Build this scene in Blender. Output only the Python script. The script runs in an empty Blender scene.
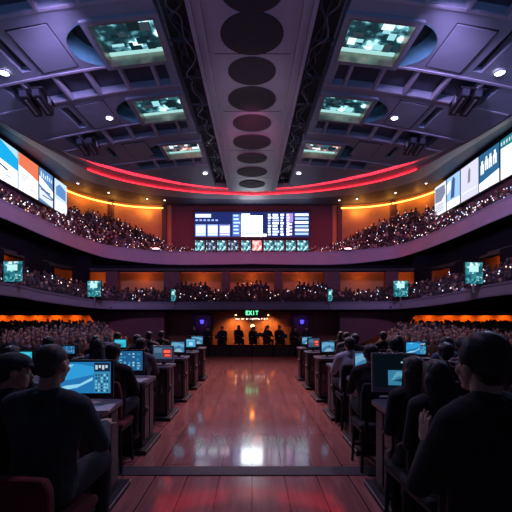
import bpy, bmesh, math, random
import numpy as np
from mathutils import Vector, Matrix, Euler
random.seed(7)
S = bpy.context.scene
COL = S.collection
PI = math.pi
R = math.radians
H = 1.75                     # eye height
F = 380.0                    # focal length for a 512 wide frame

# ------------------------------------------------------------------ materials
MATS = {}
def nodes_of(m):
    m.use_nodes = True
    return m.node_tree.nodes, m.node_tree.links
def mat(name, col, rough=.6, metal=0., spec=.5, vary=.12, scale=6., bump=0.):
    if name in MATS: return MATS[name]
    m = bpy.data.materials.new(name); n, l = nodes_of(m)
    b = n['Principled BSDF']
    b.inputs['Roughness'].default_value = rough
    b.inputs['Metallic'].default_value = metal
    b.inputs['Specular IOR Level'].default_value = spec
    tc = n.new('ShaderNodeTexCoord'); no = n.new('ShaderNodeTexNoise')
    no.inputs['Scale'].default_value = scale; no.inputs['Detail'].default_value = 3
    rp = n.new('ShaderNodeValToRGB')
    c0 = [max(0, c*(1-vary)) for c in col]; c1 = [min(1, c*(1+vary)) for c in col]
    rp.color_ramp.elements[0].color = (*c0, 1); rp.color_ramp.elements[1].color = (*c1, 1)
    rp.color_ramp.elements[0].position = .3; rp.color_ramp.elements[1].position = .7
    l.new(tc.outputs['Object'], no.inputs['Vector']); l.new(no.outputs['Fac'], rp.inputs['Fac'])
    l.new(rp.outputs['Color'], b.inputs['Base Color'])
    if bump:
        bp = n.new('ShaderNodeBump'); bp.inputs['Strength'].default_value = bump
        l.new(no.outputs['Fac'], bp.inputs['Height']); l.new(bp.outputs['Normal'], b.inputs['Normal'])
    MATS[name] = m
    return m
def em(col, s=1.):
    k = 'glow_%0.2f_%0.2f_%0.2f_%0.1f' % (*col, s)
    if k in MATS: return MATS[k]
    m = bpy.data.materials.new(k); n, l = nodes_of(m)
    n.remove(n['Principled BSDF'])
    e = n.new('ShaderNodeEmission'); e.inputs['Color'].default_value = (*col, 1); e.inputs['Strength'].default_value = s
    l.new(e.outputs['Emission'], n['Material Output'].inputs['Surface'])
    MATS[k] = m
    return m
def em_noise(name, stops, s=1., scale=6., detail=4., kind='noise', stretch=(1, 1, 1)):
    if name in MATS: return MATS[name]
    m = bpy.data.materials.new(name); n, l = nodes_of(m)
    n.remove(n['Principled BSDF'])
    e = n.new('ShaderNodeEmission'); e.inputs['Strength'].default_value = s
    tc = n.new('ShaderNodeTexCoord'); mp = n.new('ShaderNodeMapping'); mp.inputs['Scale'].default_value = stretch
    if kind == 'noise':
        t = n.new('ShaderNodeTexNoise'); t.inputs['Scale'].default_value = scale; t.inputs['Detail'].default_value = detail
        out = t.outputs['Fac']
    else:
        t = n.new('ShaderNodeTexVoronoi'); t.inputs['Scale'].default_value = scale; t.distance = 'CHEBYCHEV'
        sp = n.new('ShaderNodeSeparateColor'); l.new(t.outputs['Color'], sp.inputs['Color']); out = sp.outputs[0]
    rp = n.new('ShaderNodeValToRGB')
    while len(rp.color_ramp.elements) < len(stops): rp.color_ramp.elements.new(.5)
    for el, (p, c) in zip(rp.color_ramp.elements, stops): el.position = p; el.color = (*c, 1)
    if kind != 'noise': rp.color_ramp.interpolation = 'CONSTANT'
    l.new(tc.outputs['Object'], mp.inputs['Vector']); l.new(mp.outputs['Vector'], t.inputs['Vector'])
    l.new(out, rp.inputs['Fac']); l.new(rp.outputs['Color'], e.inputs['Color'])
    l.new(e.outputs['Emission'], n['Material Output'].inputs['Surface'])
    MATS[name] = m
    return m

def floor_mat():
    m = bpy.data.materials.new('wood_floor'); n, l = nodes_of(m); b = n['Principled BSDF']
    tc = n.new('ShaderNodeTexCoord'); mp = n.new('ShaderNodeMapping')
    mp.inputs['Rotation'].default_value = (0, 0, PI/2)
    br = n.new('ShaderNodeTexBrick')
    br.inputs['Scale'].default_value = 1.; br.inputs['Brick Width'].default_value = 2.3; br.inputs['Row Height'].default_value = .36
    br.inputs['Mortar Size'].default_value = .006; br.inputs['Color1'].default_value = (.40, .17, .145, 1)
    br.inputs['Color2'].default_value = (.32, .13, .115, 1); br.inputs['Mortar'].default_value = (.05, .022, .02, 1)
    no = n.new('ShaderNodeTexNoise'); no.inputs['Scale'].default_value = 3; no.inputs['Detail'].default_value = 6
    mp2 = n.new('ShaderNodeMapping'); mp2.inputs['Scale'].default_value = (6, .5, 1)
    mx = n.new('ShaderNodeMix'); mx.data_type = 'RGBA'; mx.blend_type = 'MULTIPLY'; mx.inputs[0].default_value = .55
    rp = n.new('ShaderNodeValToRGB'); rp.color_ramp.elements[0].position = .3; rp.color_ramp.elements[0].color = (.4, .4, .4, 1)
    rp.color_ramp.elements[1].position = .65
    l.new(tc.outputs['Object'], mp.inputs['Vector']); l.new(mp.outputs['Vector'], br.inputs['Vector'])
    l.new(tc.outputs['Object'], mp2.inputs['Vector']); l.new(mp2.outputs['Vector'], no.inputs['Vector'])
    l.new(no.outputs['Fac'], rp.inputs['Fac'])
    l.new(br.outputs['Color'], mx.inputs[6]); l.new(rp.outputs['Color'], mx.inputs[7])
    l.new(mx.outputs[2], b.inputs['Base Color'])
    n2 = n.new('ShaderNodeTexNoise'); n2.inputs['Scale'].default_value = 5; n2.inputs['Detail'].default_value = 4
    mr = n.new('ShaderNodeMapRange'); mr.inputs['To Min'].default_value = .10; mr.inputs['To Max'].default_value = .2
    l.new(tc.outputs['Object'], n2.inputs['Vector']); l.new(n2.outputs['Fac'], mr.inputs['Value']); l.new(mr.outputs['Result'], b.inputs['Roughness'])
    bp = n.new('ShaderNodeBump'); bp.inputs['Strength'].default_value = .06; bp.inputs['Distance'].default_value = .01
    l.new(n2.outputs['Fac'], bp.inputs['Height']); l.new(bp.outputs['Normal'], b.inputs['Normal'])
    b.inputs['Specular IOR Level'].default_value = .6; b.inputs['Coat Weight'].default_value = .7; b.inputs['Coat Roughness'].default_value = .07
    return m
M_FLOOR = floor_mat()
M_CEIL = mat('ceiling_panel', (.25, .29, .36), .5, vary=.06, scale=1.5)
M_CEIL2 = mat('ceiling_rib', (.36, .36, .44), .5, vary=.05, scale=2)
M_DARKPAN = mat('dark_gloss_panel', (.045, .055, .085), .35, vary=.15, scale=2)
M_BLACK = mat('black_paint', (.012, .012, .016), .55)
M_DISC = mat('charcoal_felt', (.035, .03, .038), .85)
M_TEAL = mat('teal_paint', (.09, .26, .30), .45)
M_GOLD = mat('brass_edge', (.42, .34, .28), .35, .6)
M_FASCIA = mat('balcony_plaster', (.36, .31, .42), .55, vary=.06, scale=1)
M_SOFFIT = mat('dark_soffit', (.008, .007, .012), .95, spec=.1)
M_MAROON = mat('maroon_wall', (.12, .035, .05), .6)
M_BROWN = mat('brown_wall', (.20, .075, .045), .6)
M_ORANGE = mat('ochre_wall', (.62, .27, .10), .6, vary=.1, scale=1)
M_NAVY = mat('navy_wall', (.06, .055, .10), .6)
M_STEP = mat('stand_carpet', (.05, .035, .04), .9)
M_STRIP = mat('dark_rubber', (.035, .035, .05), .5)
M_RING = mat('cove_plaster', (.42, .34, .38), .55, vary=.05, scale=1)
M_DESK = mat('dark_desk_wood', (.03, .024, .03), .45, vary=.3, scale=9)
M_DESKP = mat('desk_panel_wood', (.10, .065, .07), .5, vary=.3, scale=8)
M_DTOP = mat('desk_top_laminate', (.09, .095, .13), .3)
M_STEEL = mat('grey_steel', (.35, .36, .42), .35, .7)
M_PLASTIC = mat('black_plastic', (.02, .02, .025), .4)
M_SILVER = mat('silver_plastic', (.30, .30, .36), .35)
M_REDFAB = mat('dark_red_fabric', (.16, .022, .025), .85)
M_SKIN = mat('skin', (.55, .33, .25), .5, vary=.08)
M_SKIN2 = mat('skin_deep', (.38, .22, .16), .5, vary=.08)
M_HAIR = mat('black_hair', (.012, .010, .012), .45, vary=.4, scale=60, bump=.4)
M_HAIR2 = mat('grey_brown_hair', (.05, .04, .04), .5, vary=.4, scale=60, bump=.4)
M_COAT = mat('black_coat', (.014, .014, .018), .85, vary=.3, scale=20)
M_COAT2 = mat('dark_green_jacket', (.04, .062, .07), .85, vary=.3, scale=20)
M_TROU = mat('charcoal_trousers', (.02, .02, .026), .9)
M_WHITE = mat('pale_shirt', (.42, .46, .54), .8)
M_BLUEC = mat('blue_shirt', (.07, .13, .24), .8)
M_GREYC = mat('grey_jumper', (.10, .10, .12), .85)
M_WINE = mat('wine_jumper', (.14, .03, .05), .85)
M_SHOE = mat('black_shoe', (.015, .012, .012), .4)
M_EYE = mat('eye_white', (.6, .58, .56), .25)
M_PAPER = mat('paper', (.62, .62, .66), .8)

# ------------------------------------------------------------------ mesh helpers
class MB:
    def __init__(s): s.v = []; s.f = []; s.m = []; s.mats = []
    def mi(s, m):
        if m not in s.mats: s.mats.append(m)
        return s.mats.index(m)
    def face(s, pts, m):
        i = len(s.v); s.v += [tuple(p) for p in pts]; s.f.append(tuple(range(i, i+len(pts)))); s.m.append(s.mi(m))
    def add(s, verts, faces, m):
        i = len(s.v); k = s.mi(m); s.v += [tuple(p) for p in verts]
        for f in faces: s.f.append(tuple(i+j for j in f)); s.m.append(k)
    def box(s, x0, x1, y0, y1, z0, z1, m, mtx=None):
        x0, x1 = min(x0, x1), max(x0, x1); y0, y1 = min(y0, y1), max(y0, y1)
        v = [Vector((x, y, z)) for z in (z0, z1) for y in (y0, y1) for x in (x0, x1)]
        if mtx: v = [mtx @ p for p in v]
        s.add(v, [(0, 2, 3, 1), (4, 5, 7, 6), (0, 1, 5, 4), (2, 6, 7, 3), (0, 4, 6, 2), (1, 3, 7, 5)], m)
    def prism(s, poly, axis, a0, a1, m):        # poly in the two other axes
        def mk(p, a):
            if axis == 'z': return (p[0], p[1], a)
            if axis == 'y': return (p[0], a, p[1])
            return (a, p[0], p[1])
        n = len(poly); v = [mk(p, a0) for p in poly]+[mk(p, a1) for p in poly]
        f = [tuple(range(n))[::-1], tuple(range(n, 2*n))]+[(i, (i+1) % n, n+(i+1) % n, n+i) for i in range(n)]
        s.add(v, f, m)
    def tube(s, pts, r, m, seg=8, cap=True):
        pts = [Vector(p) for p in pts]; rings = []
        for i, p in enumerate(pts):
            t = (pts[min(i+1, len(pts)-1)]-pts[max(i-1, 0)]).normalized()
            u = t.cross(Vector((0, 0, 1)));
            if u.length < 1e-3: u = t.cross(Vector((1, 0, 0)))
            u.normalize(); w = u.cross(t)
            rr = r[i] if isinstance(r, (list, tuple)) else r
            rings.append([p+(u*math.cos(2*PI*k/seg)+w*math.sin(2*PI*k/seg))*rr for k in range(seg)])
        v = [q for g in rings for q in g]; f = []
        for i in range(len(rings)-1):
            for k in range(seg): f.append((i*seg+k, i*seg+(k+1) % seg, (i+1)*seg+(k+1) % seg, (i+1)*seg+k))
        if cap: f += [tuple(range(seg))[::-1], tuple(range(len(v)-seg, len(v)))]
        s.add(v, f, m)
    def ell(s, c, r, m, rot=None, seg=12, rings=8):
        c = Vector(c); v = []; f = []
        for i in range(rings+1):
            th = PI*i/rings
            for k in range(seg):
                ph = 2*PI*k/seg
                p = Vector((math.sin(th)*math.cos(ph)*r[0], math.sin(th)*math.sin(ph)*r[1], math.cos(th)*r[2]))
                v.append(c+(rot @ p if rot else p))
        for i in range(rings):
            for k in range(seg): f.append((i*seg+k, (i+1)*seg+k, (i+1)*seg+(k+1) % seg, i*seg+(k+1) % seg))
        s.add(v, f, m)
    def cone(s, a, b, ra, rb, m, seg=10):        # round cone
        a, b = Vector(a), Vector(b); t = (b-a)
        L = t.length
        if L < 1e-6: s.ell(a, (ra,)*3, m); return
        t /= L; pts = []; rr = []
        for k in range(4):
            q = PI/2*(k/3.); pts.append(a-t*ra*math.cos(q)); rr.append(max(ra*math.sin(q), 1e-4))
        for k in range(4):
            q = PI/2*(k/3.); pts.append(b+t*rb*math.sin(q)); rr.append(max(rb*math.cos(q), 1e-4))
        s.tube(pts, rr, m, seg)
    def grid(s, rows, m, flip=False):            # rows: list of equally long point rows
        w = len(rows[0]); v = [p for r in rows for p in r]; f = []
        for i in range(len(rows)-1):
            for k in range(w-1):
                q = (i*w+k, i*w+k+1, (i+1)*w+k+1, (i+1)*w+k)
                f.append(q[::-1] if flip else q)
        s.add(v, f, m)
    def mesh(s, name, smooth=False):
        me = bpy.data.meshes.new(name); me.from_pydata(s.v, [], s.f)
        for m in s.mats: me.materials.append(m)
        me.polygons.foreach_set('material_index', s.m)
        if smooth: me.polygons.foreach_set('use_smooth', [True]*len(s.f))
        me.update()
        return me
    def build(s, name, parent=None, loc=None, smooth=False, bevel=0, rot=None, weld=False):
        me = s.mesh(name, smooth)
        if weld or bevel:
            bm = bmesh.new(); bm.from_mesh(me)
            bmesh.ops.remove_doubles(bm, verts=bm.verts, dist=1e-5)
            bmesh.ops.recalc_face_normals(bm, faces=bm.faces); bm.to_mesh(me); bm.free()
        o = bpy.data.objects.new(name, me); COL.objects.link(o)
        if loc is not None: o.location = loc
        if rot is not None: o.rotation_euler = rot
        if parent is not None: o.parent = parent
        if bevel:
            b = o.modifiers.new('bevel', 'BEVEL'); b.width = bevel; b.segments = 2; b.limit_method = 'ANGLE'
        return o
def tag(o, label=None, cat=None, group=None, kind=None):
    if label: o['label'] = label
    if cat: o['category'] = cat
    if group: o['group'] = group
    if kind: o['kind'] = kind
    return o
def empty(name, loc, rz=0., label=None, cat=None, group=None):
    o = bpy.data.objects.new(name, None); COL.objects.link(o); o.location = loc; o.rotation_euler = (0, 0, rz)
    o.empty_display_size = .1
    return tag(o, label, cat, group)
def struct(o): o['kind'] = 'structure'; return o
def copy_tree(o, parent=None):
    c = o.copy(); COL.objects.link(c)
    if parent: c.parent = parent
    for ch in o.children: copy_tree(ch, c)
    return c
def kids(o):
    r = []
    for c in o.children: r.append(c); r += kids(c)
    return r
def catmull(pts, n=8):
    pts = [tuple(p) for p in pts]; out = []
    for i in range(len(pts)-1):
        p0 = pts[max(i-1, 0)]; p1 = pts[i]; p2 = pts[i+1]; p3 = pts[min(i+2, len(pts)-1)]
        for k in range(n):
            t = k/n
            out.append(tuple(.5*((2*b)+(-a+c)*t+(2*a-5*b+4*c-d)*t*t+(-a+3*b-3*c+d)*t**3) for a, b, c, d in zip(p0, p1, p2, p3)))
    out.append(pts[-1])
    return out
def both(path):                                   # path from the centre to the left -> whole path right to left
    r = [(-p[0],)+tuple(p[1:]) for p in path][::-1]
    return r[:-1]+list(path)
def P(px, py, d): return Vector(((px-252)*d/F, d, H+(320-py)*d/F))
def lamp(kind, name, loc, col, power, size=.1, target=None, **k):
    L = bpy.data.lights.new(name, kind); L.color = col; L.energy = power
    if kind == 'AREA':
        L.shape = 'RECTANGLE'; L.size = size; L.size_y = k.get('size_y', size)
    elif kind == 'SPOT':
        L.shadow_soft_size = size; L.spot_size = k.get('angle', R(90)); L.spot_blend = k.get('blend', .6)
    else: L.shadow_soft_size = size
    o = bpy.data.objects.new(name, L); COL.objects.link(o); o.location = loc
    if target is not None:
        o.rotation_euler = (Vector(target)-Vector(loc)).to_track_quat('-Z', 'Y').to_euler()
    return o

# ------------------------------------------------------------------ camera
cam = bpy.data.cameras.new('camera'); co = bpy.data.objects.new('camera', cam); COL.objects.link(co)
co.location = (0, 0, H); co.rotation_euler = (PI/2, 0, 0)
cam.sensor_width = 36; cam.lens = F/512*36; cam.shift_x = 4/512; cam.shift_y = 64/512; cam.clip_start = .05; cam.clip_end = 200
S.camera = co

# ------------------------------------------------------------------ floor
b = MB(); b.box(-17, 17, -.5, 24, -.3, 0, M_FLOOR); struct(b.build('floor'))
b = MB(); b.box(-1.62, 1.62, 4.27, 4.52, 0, .012, M_STRIP); struct(b.build('trim_1', bevel=.004))
b = MB(); b.box(-5.4, 5.4, 17.5, 17.62, 0, .56, M_BLACK); b.box(-5.4, 5.4, 17.46, 17.66, .56, .60, M_SOFFIT); b.box(-5.4, 5.4, 17.44, 17.5, 0, .06, mat('red_skirting', (.35, .06, .05), .5))
for k in range(-5, 6): b.box(k-.03, k+.03, 17.47, 17.5, .06, .56, M_SOFFIT)
struct(b.build('wall_low'))

# ------------------------------------------------------------------ ceiling
def zc(x, d): return H+7.73+.066*d-.85*(1-.5*min(1, max(0, (d-16)/8)))*(max(0., abs(x)-1.8)/6.1)**1.5
def xo(d): return 9.4 if d <= 14 else 9.4*max(0, 1-((d-14)/14.2)**2)**.6
def evaluated(o):
    dg = bpy.context.evaluated_depsgraph_get(); dg.update()
    return bpy.data.meshes.new_from_object(o.evaluated_get(dg))
ROWS = [(8.6, 9.7), (12.5, 13.8), (16.55, 17.9), (21.1, 22.4)]
SCR = [(-3.65, 11.4), (-3.72, 15.45), (-3.62, 20.0)]
ceil_root = bpy.data.objects.new('ceiling', None); COL.objects.link(ceil_root); struct(ceil_root)
for sg in (-1, 1):
    b = MB(); ds = [4+.25*i for i in range(96)]; ds = [d for d in ds if xo(d) > 2.75]
    top = []; bot = []
    for d in ds:
        xs = [2.6+(xo(d)-2.6)*k/24 for k in range(25)]
        bot.append([(sg*x, d, zc(x, d)) for x in xs]); top.append([(sg*x, d, zc(x, d)+.5) for x in xs])
    n = len(ds); w = 25; v = [p for r in bot for p in r]+[p for r in top for p in r]; f = []
    o2 = n*w
    for i in range(n-1):
        for k in range(w-1):
            f.append((i*w+k, (i+1)*w+k, (i+1)*w+k+1, i*w+k+1)); f.append((o2+i*w+k, o2+i*w+k+1, o2+(i+1)*w+k+1, o2+(i+1)*w+k))
        f.append((i*w, o2+i*w, o2+(i+1)*w, (i+1)*w)); f.append((i*w+w-1, (i+1)*w+w-1, o2+(i+1)*w+w-1, o2+i*w+w-1))
    for k in range(w-1):
        f.append((k, k+1, o2+k+1, o2+k)); f.append(((n-1)*w+k, o2+(n-1)*w+k, o2+(n-1)*w+k+1, (n-1)*w+k+1))
    b.add(v, f, M_CEIL)
    plate = b.build('ceiling_plate', ceil_root, weld=True)
    c = MB(); back = MB(); rib = MB(); well = MB()
    for (a, e) in ROWS:
        xe = min(8.2, xo(e)-.7)
        c.box(sg*2.9, sg*xe, a, e, 5, 14, M_CEIL)
        N = 14; xs = [2.9+(xe-2.9)*k/N for k in range(N+1)]
        back.grid([[(sg*x, a-.05, zc(x, a)+.22) for x in xs], [(sg*x, e+.05, zc(x, e)+.22) for x in xs]], M_DARKPAN)
        for xb in (3.35, 4.42, 5.5, 6.55, 7.6):
            if xb < xe-.2:
                z = zc(xb, a); rib.box(sg*(xb-.05), sg*(xb+.05), a, e, z-.01, z+.2, M_CEIL2)
        for dd in (a-.16, e+.02):          # raised lip along each row
            xs2 = [2.62+(xo(dd)-2.7)*k/16 for k in range(17)]
            r0 = [(sg*x, dd, zc(x, dd)-.03) for x in xs2]; r1 = [(sg*x, dd+.09, zc(x, dd)-.03) for x in xs2]
            r2 = [(sg*x, dd, zc(x, dd)+.01) for x in xs2]; r3 = [(sg*x, dd+.09, zc(x, dd)+.01) for x in xs2]
            rib.grid([r2, r0, r1, r3], M_CEIL2)
    for (x, d) in SCR:
        c.prism([(sg*(4.45+math.cos(t*PI/24)*1.0), d+math.sin(t*PI/24)*1.02) for t in range(48)], 'z', 5, 14, M_CEIL)
        z = zc(4.4, d)
        pts = [(sg*(4.45+math.cos(t*PI/24)*1.0), d+math.sin(t*PI/24)*1.02) for t in range(48)]
        well.prism([(p[0], p[1]) for p in pts], 'z', z+.47, z+.5, M_BLACK)
        v = []; N = 48
        for p in pts: zz = zc(p[0], p[1]); v += [(p[0]*1., p[1], zz+.004), (p[0], p[1], zz+.49)]
        pts2 = [(sg*4.45+(p[0]-sg*4.45)*.985, d+(p[1]-d)*.985) for p in pts]
        vv = []
        for p, q in zip(pts, pts2): vv += [(q[0], q[1], zc(p[0], p[1])-.01), (q[0], q[1], z+.48)]
        well.add(vv, [(2*i, 2*i+1, (2*i+3) % (2*N), (2*i+2) % (2*N)) for i in range(N) if min(abs(pts[i][0]), abs(pts[(i+1) % N][0])) > abs(x)+1.03], M_TEAL)
    SL = [(10.0, 12.0), (14.3, 16.0), (18.4, 20.0)]
    for (a, e) in SL:
        c.box(sg*6.95, sg*7.25, a, e, 5, 14, M_CEIL)
        back.box(sg*6.9, sg*7.3, a-.05, e+.05, zc(7.1, a)+.3, zc(7.1, a)+.33, M_BLACK)
    cut = c.build('cutter', weld=True)
    md = plate.modifiers.new('cut', 'BOOLEAN'); md.object = cut; md.operation = 'DIFFERENCE'; md.solver = 'EXACT'
    c2 = MB()
    for (x, d) in SCR: c2.box(sg*(abs(x)-1.05), sg*(abs(x)+1.05), d-1.07, d+1.07, 5, 14, M_CEIL)
    cut2 = c2.build('cutter', weld=True)
    md = plate.modifiers.new('cut2', 'BOOLEAN'); md.object = cut2; md.operation = 'DIFFERENCE'; md.solver = 'EXACT'
    me = evaluated(plate); plate.modifiers.clear(); plate.data = me
    bpy.data.objects.remove(cut); bpy.data.objects.remove(cut2)
    back.build('recess_panel', ceil_root); rib.build('rib', ceil_root); well.build('recess_well', ceil_root)
# centre strip
ds = [4+.5*i for i in range(49)]
def cross(ds, prof, m, name):
    b = MB(); rows = [[(x, d, zc(0, d)+dz) for (x, dz) in prof] for d in ds]
    b.grid(rows, m); return b.build(name, ceil_root)
cross(ds, [(-1.75, .6), (-1.75, -.12), (-1.62, -.12), (-1.62, -.04), (-1.48, -.04), (-1.48, -.10), (-1.36, -.10), (-1.36, -.02), (-1.2, -.02), (-1.2, -.05), (1.2, -.05), (1.2, -.02), (1.36, -.02), (1.36, -.10), (1.48, -.10), (1.48, -.04), (1.62, -.04), (1.62, -.12), (1.75, -.12), (1.75, .6)], M_CEIL2, 'centre_strip')
for sg in (-1, 1):
    cross(ds, [(sg*1.74, .55), (sg*2.62, .55)], M_BLACK, 'trench')
b = MB()
for d in (8.6, 12.1, 15.9, 20.2, 24.9): b.box(-1.2, 1.2, d-.015, d+.015, zc(0, d)-.056, zc(0, d)-.04, M_DISC)
b.build('joint', ceil_root)
ORD = ['nearest', 'second', 'third', 'fourth', 'fifth', 'sixth', 'seventh', 'eighth', 'ninth', 'tenth', 'eleventh', 'twelfth']
for i, (d, r) in enumerate([(9.5, .84), (11.2, .93), (13.05, .82), (14.9, .94), (16.95, .85), (19.05, .95), (21.3, .84), (23.7, .94), (26.3, .90)]):
    b = MB(); z = zc(0, d)-.05
    sl = .066
    ring = lambda rr, dz: [(rr*math.cos(2*PI*k/48), d+rr*math.sin(2*PI*k/48), z+dz+sl*rr*math.sin(2*PI*k/48)) for k in range(48)]
    v = ring(r, 0)+ring(r, -.03)+ring(r-.03, -.045)
    N = 48; f = [(j*N+k, j*N+(k+1) % N, (j+1)*N+(k+1) % N, (j+1)*N+k) for j in range(2) for k in range(N)]+[tuple(range(2*N, 3*N)), tuple(range(N))]
    b.add(v, f, M_DISC)
    tag(b.build('ceiling_disc'), 'round charcoal disc on the pale ceiling strip, %s from the camera end' % (ORD[i] if i else 'first'), 'ceiling disc', 'round discs along the ceiling strip')
# cables and cross bars in the trenches
for sg, side in ((-1, 'left'), (1, 'right')):
    t = empty('cable_bundle', (sg*2.18, 6, zc(0, 6)+.3), 0, 'tangle of dark cables on brackets in the trench %s of the ceiling strip' % side, 'cables')
    for j in range(4):
        b = MB(); pts = []
        for k in range(34):
            d = k*.65; pts.append((random.uniform(-.28, .28), d, .066*d+random.uniform(-.02, .18)))
        b.tube(catmull(pts, 3), .025, M_STEEL if j == 0 else M_DARKPAN, 6); b.build('cable', t, smooth=True)
    for k in range(11):
        b = MB(); d = k*2.05; b.box(-.43, .43, d-.05, d+.05, .066*d+.08, .066*d+.14, M_DARKPAN); b.build('bracket', t)

# ceiling screens in the wells
scr_mat = em_noise('ceiling_screen_picture', [(.30, (.002, .008, .012)), (.50, (.012, .04, .055)), (.585, (.08, .27, .32)), (.64, (.45, .9, 1.)), (.70, (1, 1, 1))], 1.3, 2.2, 3.)
blk_mat = em_noise('ceiling_screen_blocks', [(0., (.02, .05, .06)), (.3, (.10, .10, .12)), (.55, (.06, .25, .28)), (.8, (.55, .9, .95)), (.92, (.6, .12, .07))], .9, 3.2, 0, 'voro')
scr_red = em_noise('ceiling_screen_red', [(.35, (.02, .03, .04)), (.5, (.10, .12, .16)), (.6, (.55, .12, .06)), (.68, (.9, .95, 1.))], 1.1, 2.6, 3.)
names = ['nearest the camera', 'between the nearest and the farthest', 'farthest from the camera']
for i, (x, d) in enumerate(SCR):
    for sg, side in ((-1, 'left'), (1, 'right')):
        x = abs(x); hw, hd = .93, .95
        sx = (zc(x+hw, d)-zc(x-hw, d))/(2*hw)
        t = empty('ceiling_screen', (sg*x, d, zc(x, d)-.04), 0, 'lit screen framed in the ceiling %s of the strip, %s' % (side, names[i]), 'screen', 'screens set in the ceiling')
        t.rotation_euler = (math.atan(.066), -sg*math.atan(sx), 0)
        b = MB(); h = .34
        for (x0, x1, y0, y1, m) in ((-hw-.16, -hw, -hd-.16, hd+.16, M_CEIL), (hw, hw+.16, -hd-.16, hd+.16, M_CEIL), (-hw, hw, -hd-.16, -hd, M_CEIL), (-hw, hw, hd, hd+.16, M_CEIL)):
            b.box(x0, x1, y0, y1, -.05, h, m)
        b.build('housing', t, bevel=.012)
        b = MB(); e = .035
        for (x0, x1, y0, y1) in ((-hw, -hw+e, -hd, hd), (hw-e, hw, -hd, hd), (-hw+e, hw-e, -hd, -hd+e), (-hw+e, hw-e, hd-e, hd)):
            b.box(x0, x1, y0, y1, -.06, h-.06, M_GOLD)
        b.build('edge_trim', t)
        b = MB(); b.box(-hw, hw, -hd, hd, h-.06, h-.02, scr_mat if i < 2 else scr_red)
        q = random.Random(i*2+(sg > 0))
        for k in range(9):
            xx = q.uniform(-.75, .5); yy = q.uniform(-.8, .5); ww = q.uniform(.12, .4); hh = q.uniform(.06, .35)
            c = q.choice([(.8, 1, 1), (.03, .12, .14), (.006, .02, .03), (.3, .65, .7), (.006, .015, .02), (.03, .045, .06)])
            b.box(xx, xx+ww, yy, yy+hh, h-.075-.002*k, h-.06, em(c, 1.2))
        b.box(-hw+.05, hw-.05, hd-.2, hd-.06, h-.1, h-.06, em((.45, .85, .82), .9))
        b.build('screen', t)

# downlights in the ceiling
def downlight(x, d, r, s, label, z=None, col=(.85, .92, 1.)):
    z = zc(x, d) if z is None else z
    t = empty('downlight', (x, d, z), 0, label, 'ceiling light', 'round downlights in the ceiling')
    b = MB(); N = 24
    v = [(math.cos(2*PI*k/N)*q*r, math.sin(2*PI*k/N)*q*r, zz) for q, zz in ((1.35, .0), (1.35, -.03), (1., -.045), (1., -.01)) for k in range(N)]
    b.add(v, [(j*N+k, j*N+(k+1) % N, (j+1)*N+(k+1) % N, (j+1)*N+k) for j in range(3) for k in range(N)], M_CEIL2); b.build('ring', t, smooth=True)
    b = MB(); b.ell((0, 0, -.02), (r, r, .04), em(col, s)); b.build('bulb', t, smooth=True)
    return t
for sg, side in ((-1, 'left'), (1, 'right')):
    downlight(sg*7.7, 11.8, .14, 14, 'bright round downlight at the %s edge of the ceiling, nearest the camera' % side)
    downlight(sg*5.85, 15.55, .15, 14, 'bright round downlight beside a square hatch, %s half of the ceiling' % side)
    downlight(sg*2.95, 23.9, .13, 12, 'bright round downlight near the red cove, %s of the strip' % side, zc(2.95, 23.9)-.03)
    # small hanging spot next to the second downlight
    t = empty('access_hatch', (sg*6.15, 15.25, zc(6.15, 15.25)-.012), 0, 'thin outlined square hatch in the %s half of the ceiling, behind the dark panel row' % side, 'hatch')
    t.rotation_euler = (math.atan(.066), sg*math.atan(.2), 0)
    b = MB(); b.box(-.55, .55, -.95, .95, -.02, .02, M_CEIL); b.build('cover', t, bevel=.01)
    b = MB()
    for (x0, x1, y0, y1) in ((-.58, -.55, -.98, .98), (.55, .58, -.98, .98), (-.55, .55, -.98, -.95), (-.55, .55, .95, .98)): b.box(x0, x1, y0, y1, -.012, .03, M_BLACK)
    b.build('gap', t)
    t2 = copy_tree(t); t2.location = (sg*6.1, 11.2, zc(6.1, 11.2)-.012); t2['label'] = 'thin outlined square hatch in the %s half of the ceiling, nearest the camera' % side
    t2 = copy_tree(t); t2.rotation_euler = (R(6), sg*math.atan(.13), 0); t2.location = (sg*5.75, 19.3, zc(5.75, 19.3)-.012); t2['label'] = 'thin outlined square hatch in the %s half of the ceiling, farthest from the camera' % side
    # dark fixtures
    for k, (d, w) in enumerate(((13.35, 'nearer'), (17.5, 'farther'))):
        t = empty('stage_light', (sg*7.55, d, zc(7.55, d)), 0, 'black twin-barrel light fixture under the %s side of the ceiling, the %s one' % (side, w), 'light fixture', 'black twin light fixtures under the ceiling')
        t.rotation_euler = (0, sg*R(10), -sg*R(8))
        b = MB(); b.box(-.42, .42, -.6, .55, -.06, 0, M_BLACK); b.build('mounting_plate', t, bevel=.02)
        for xx in (-.24, .16):
            b = MB(); b.box(xx-.13, xx+.13, -.65, .6, -.36, -.1, M_BLACK); b.box(xx-.04, xx+.04, -.5, .45, -.38, -.36, M_STEEL)
            o = b.build('lamp_housing', t, bevel=.03)
            c = MB(); c.box(xx-.10, xx+.10, -.67, -.65, -.33, -.13, M_DARKPAN); c.build('lens', o)
        for xx in (-.42, .36):
            b = MB(); b.box(xx, xx+.05, -.1, .1, -.3, 0, M_STEEL); b.build('bracket', t)
        b = MB(); b.tube([(.0, .6, -.2), (.1, .8, -.12), (.1, 1.0, .02)], .03, M_BLACK); b.build('cable', t)

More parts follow.
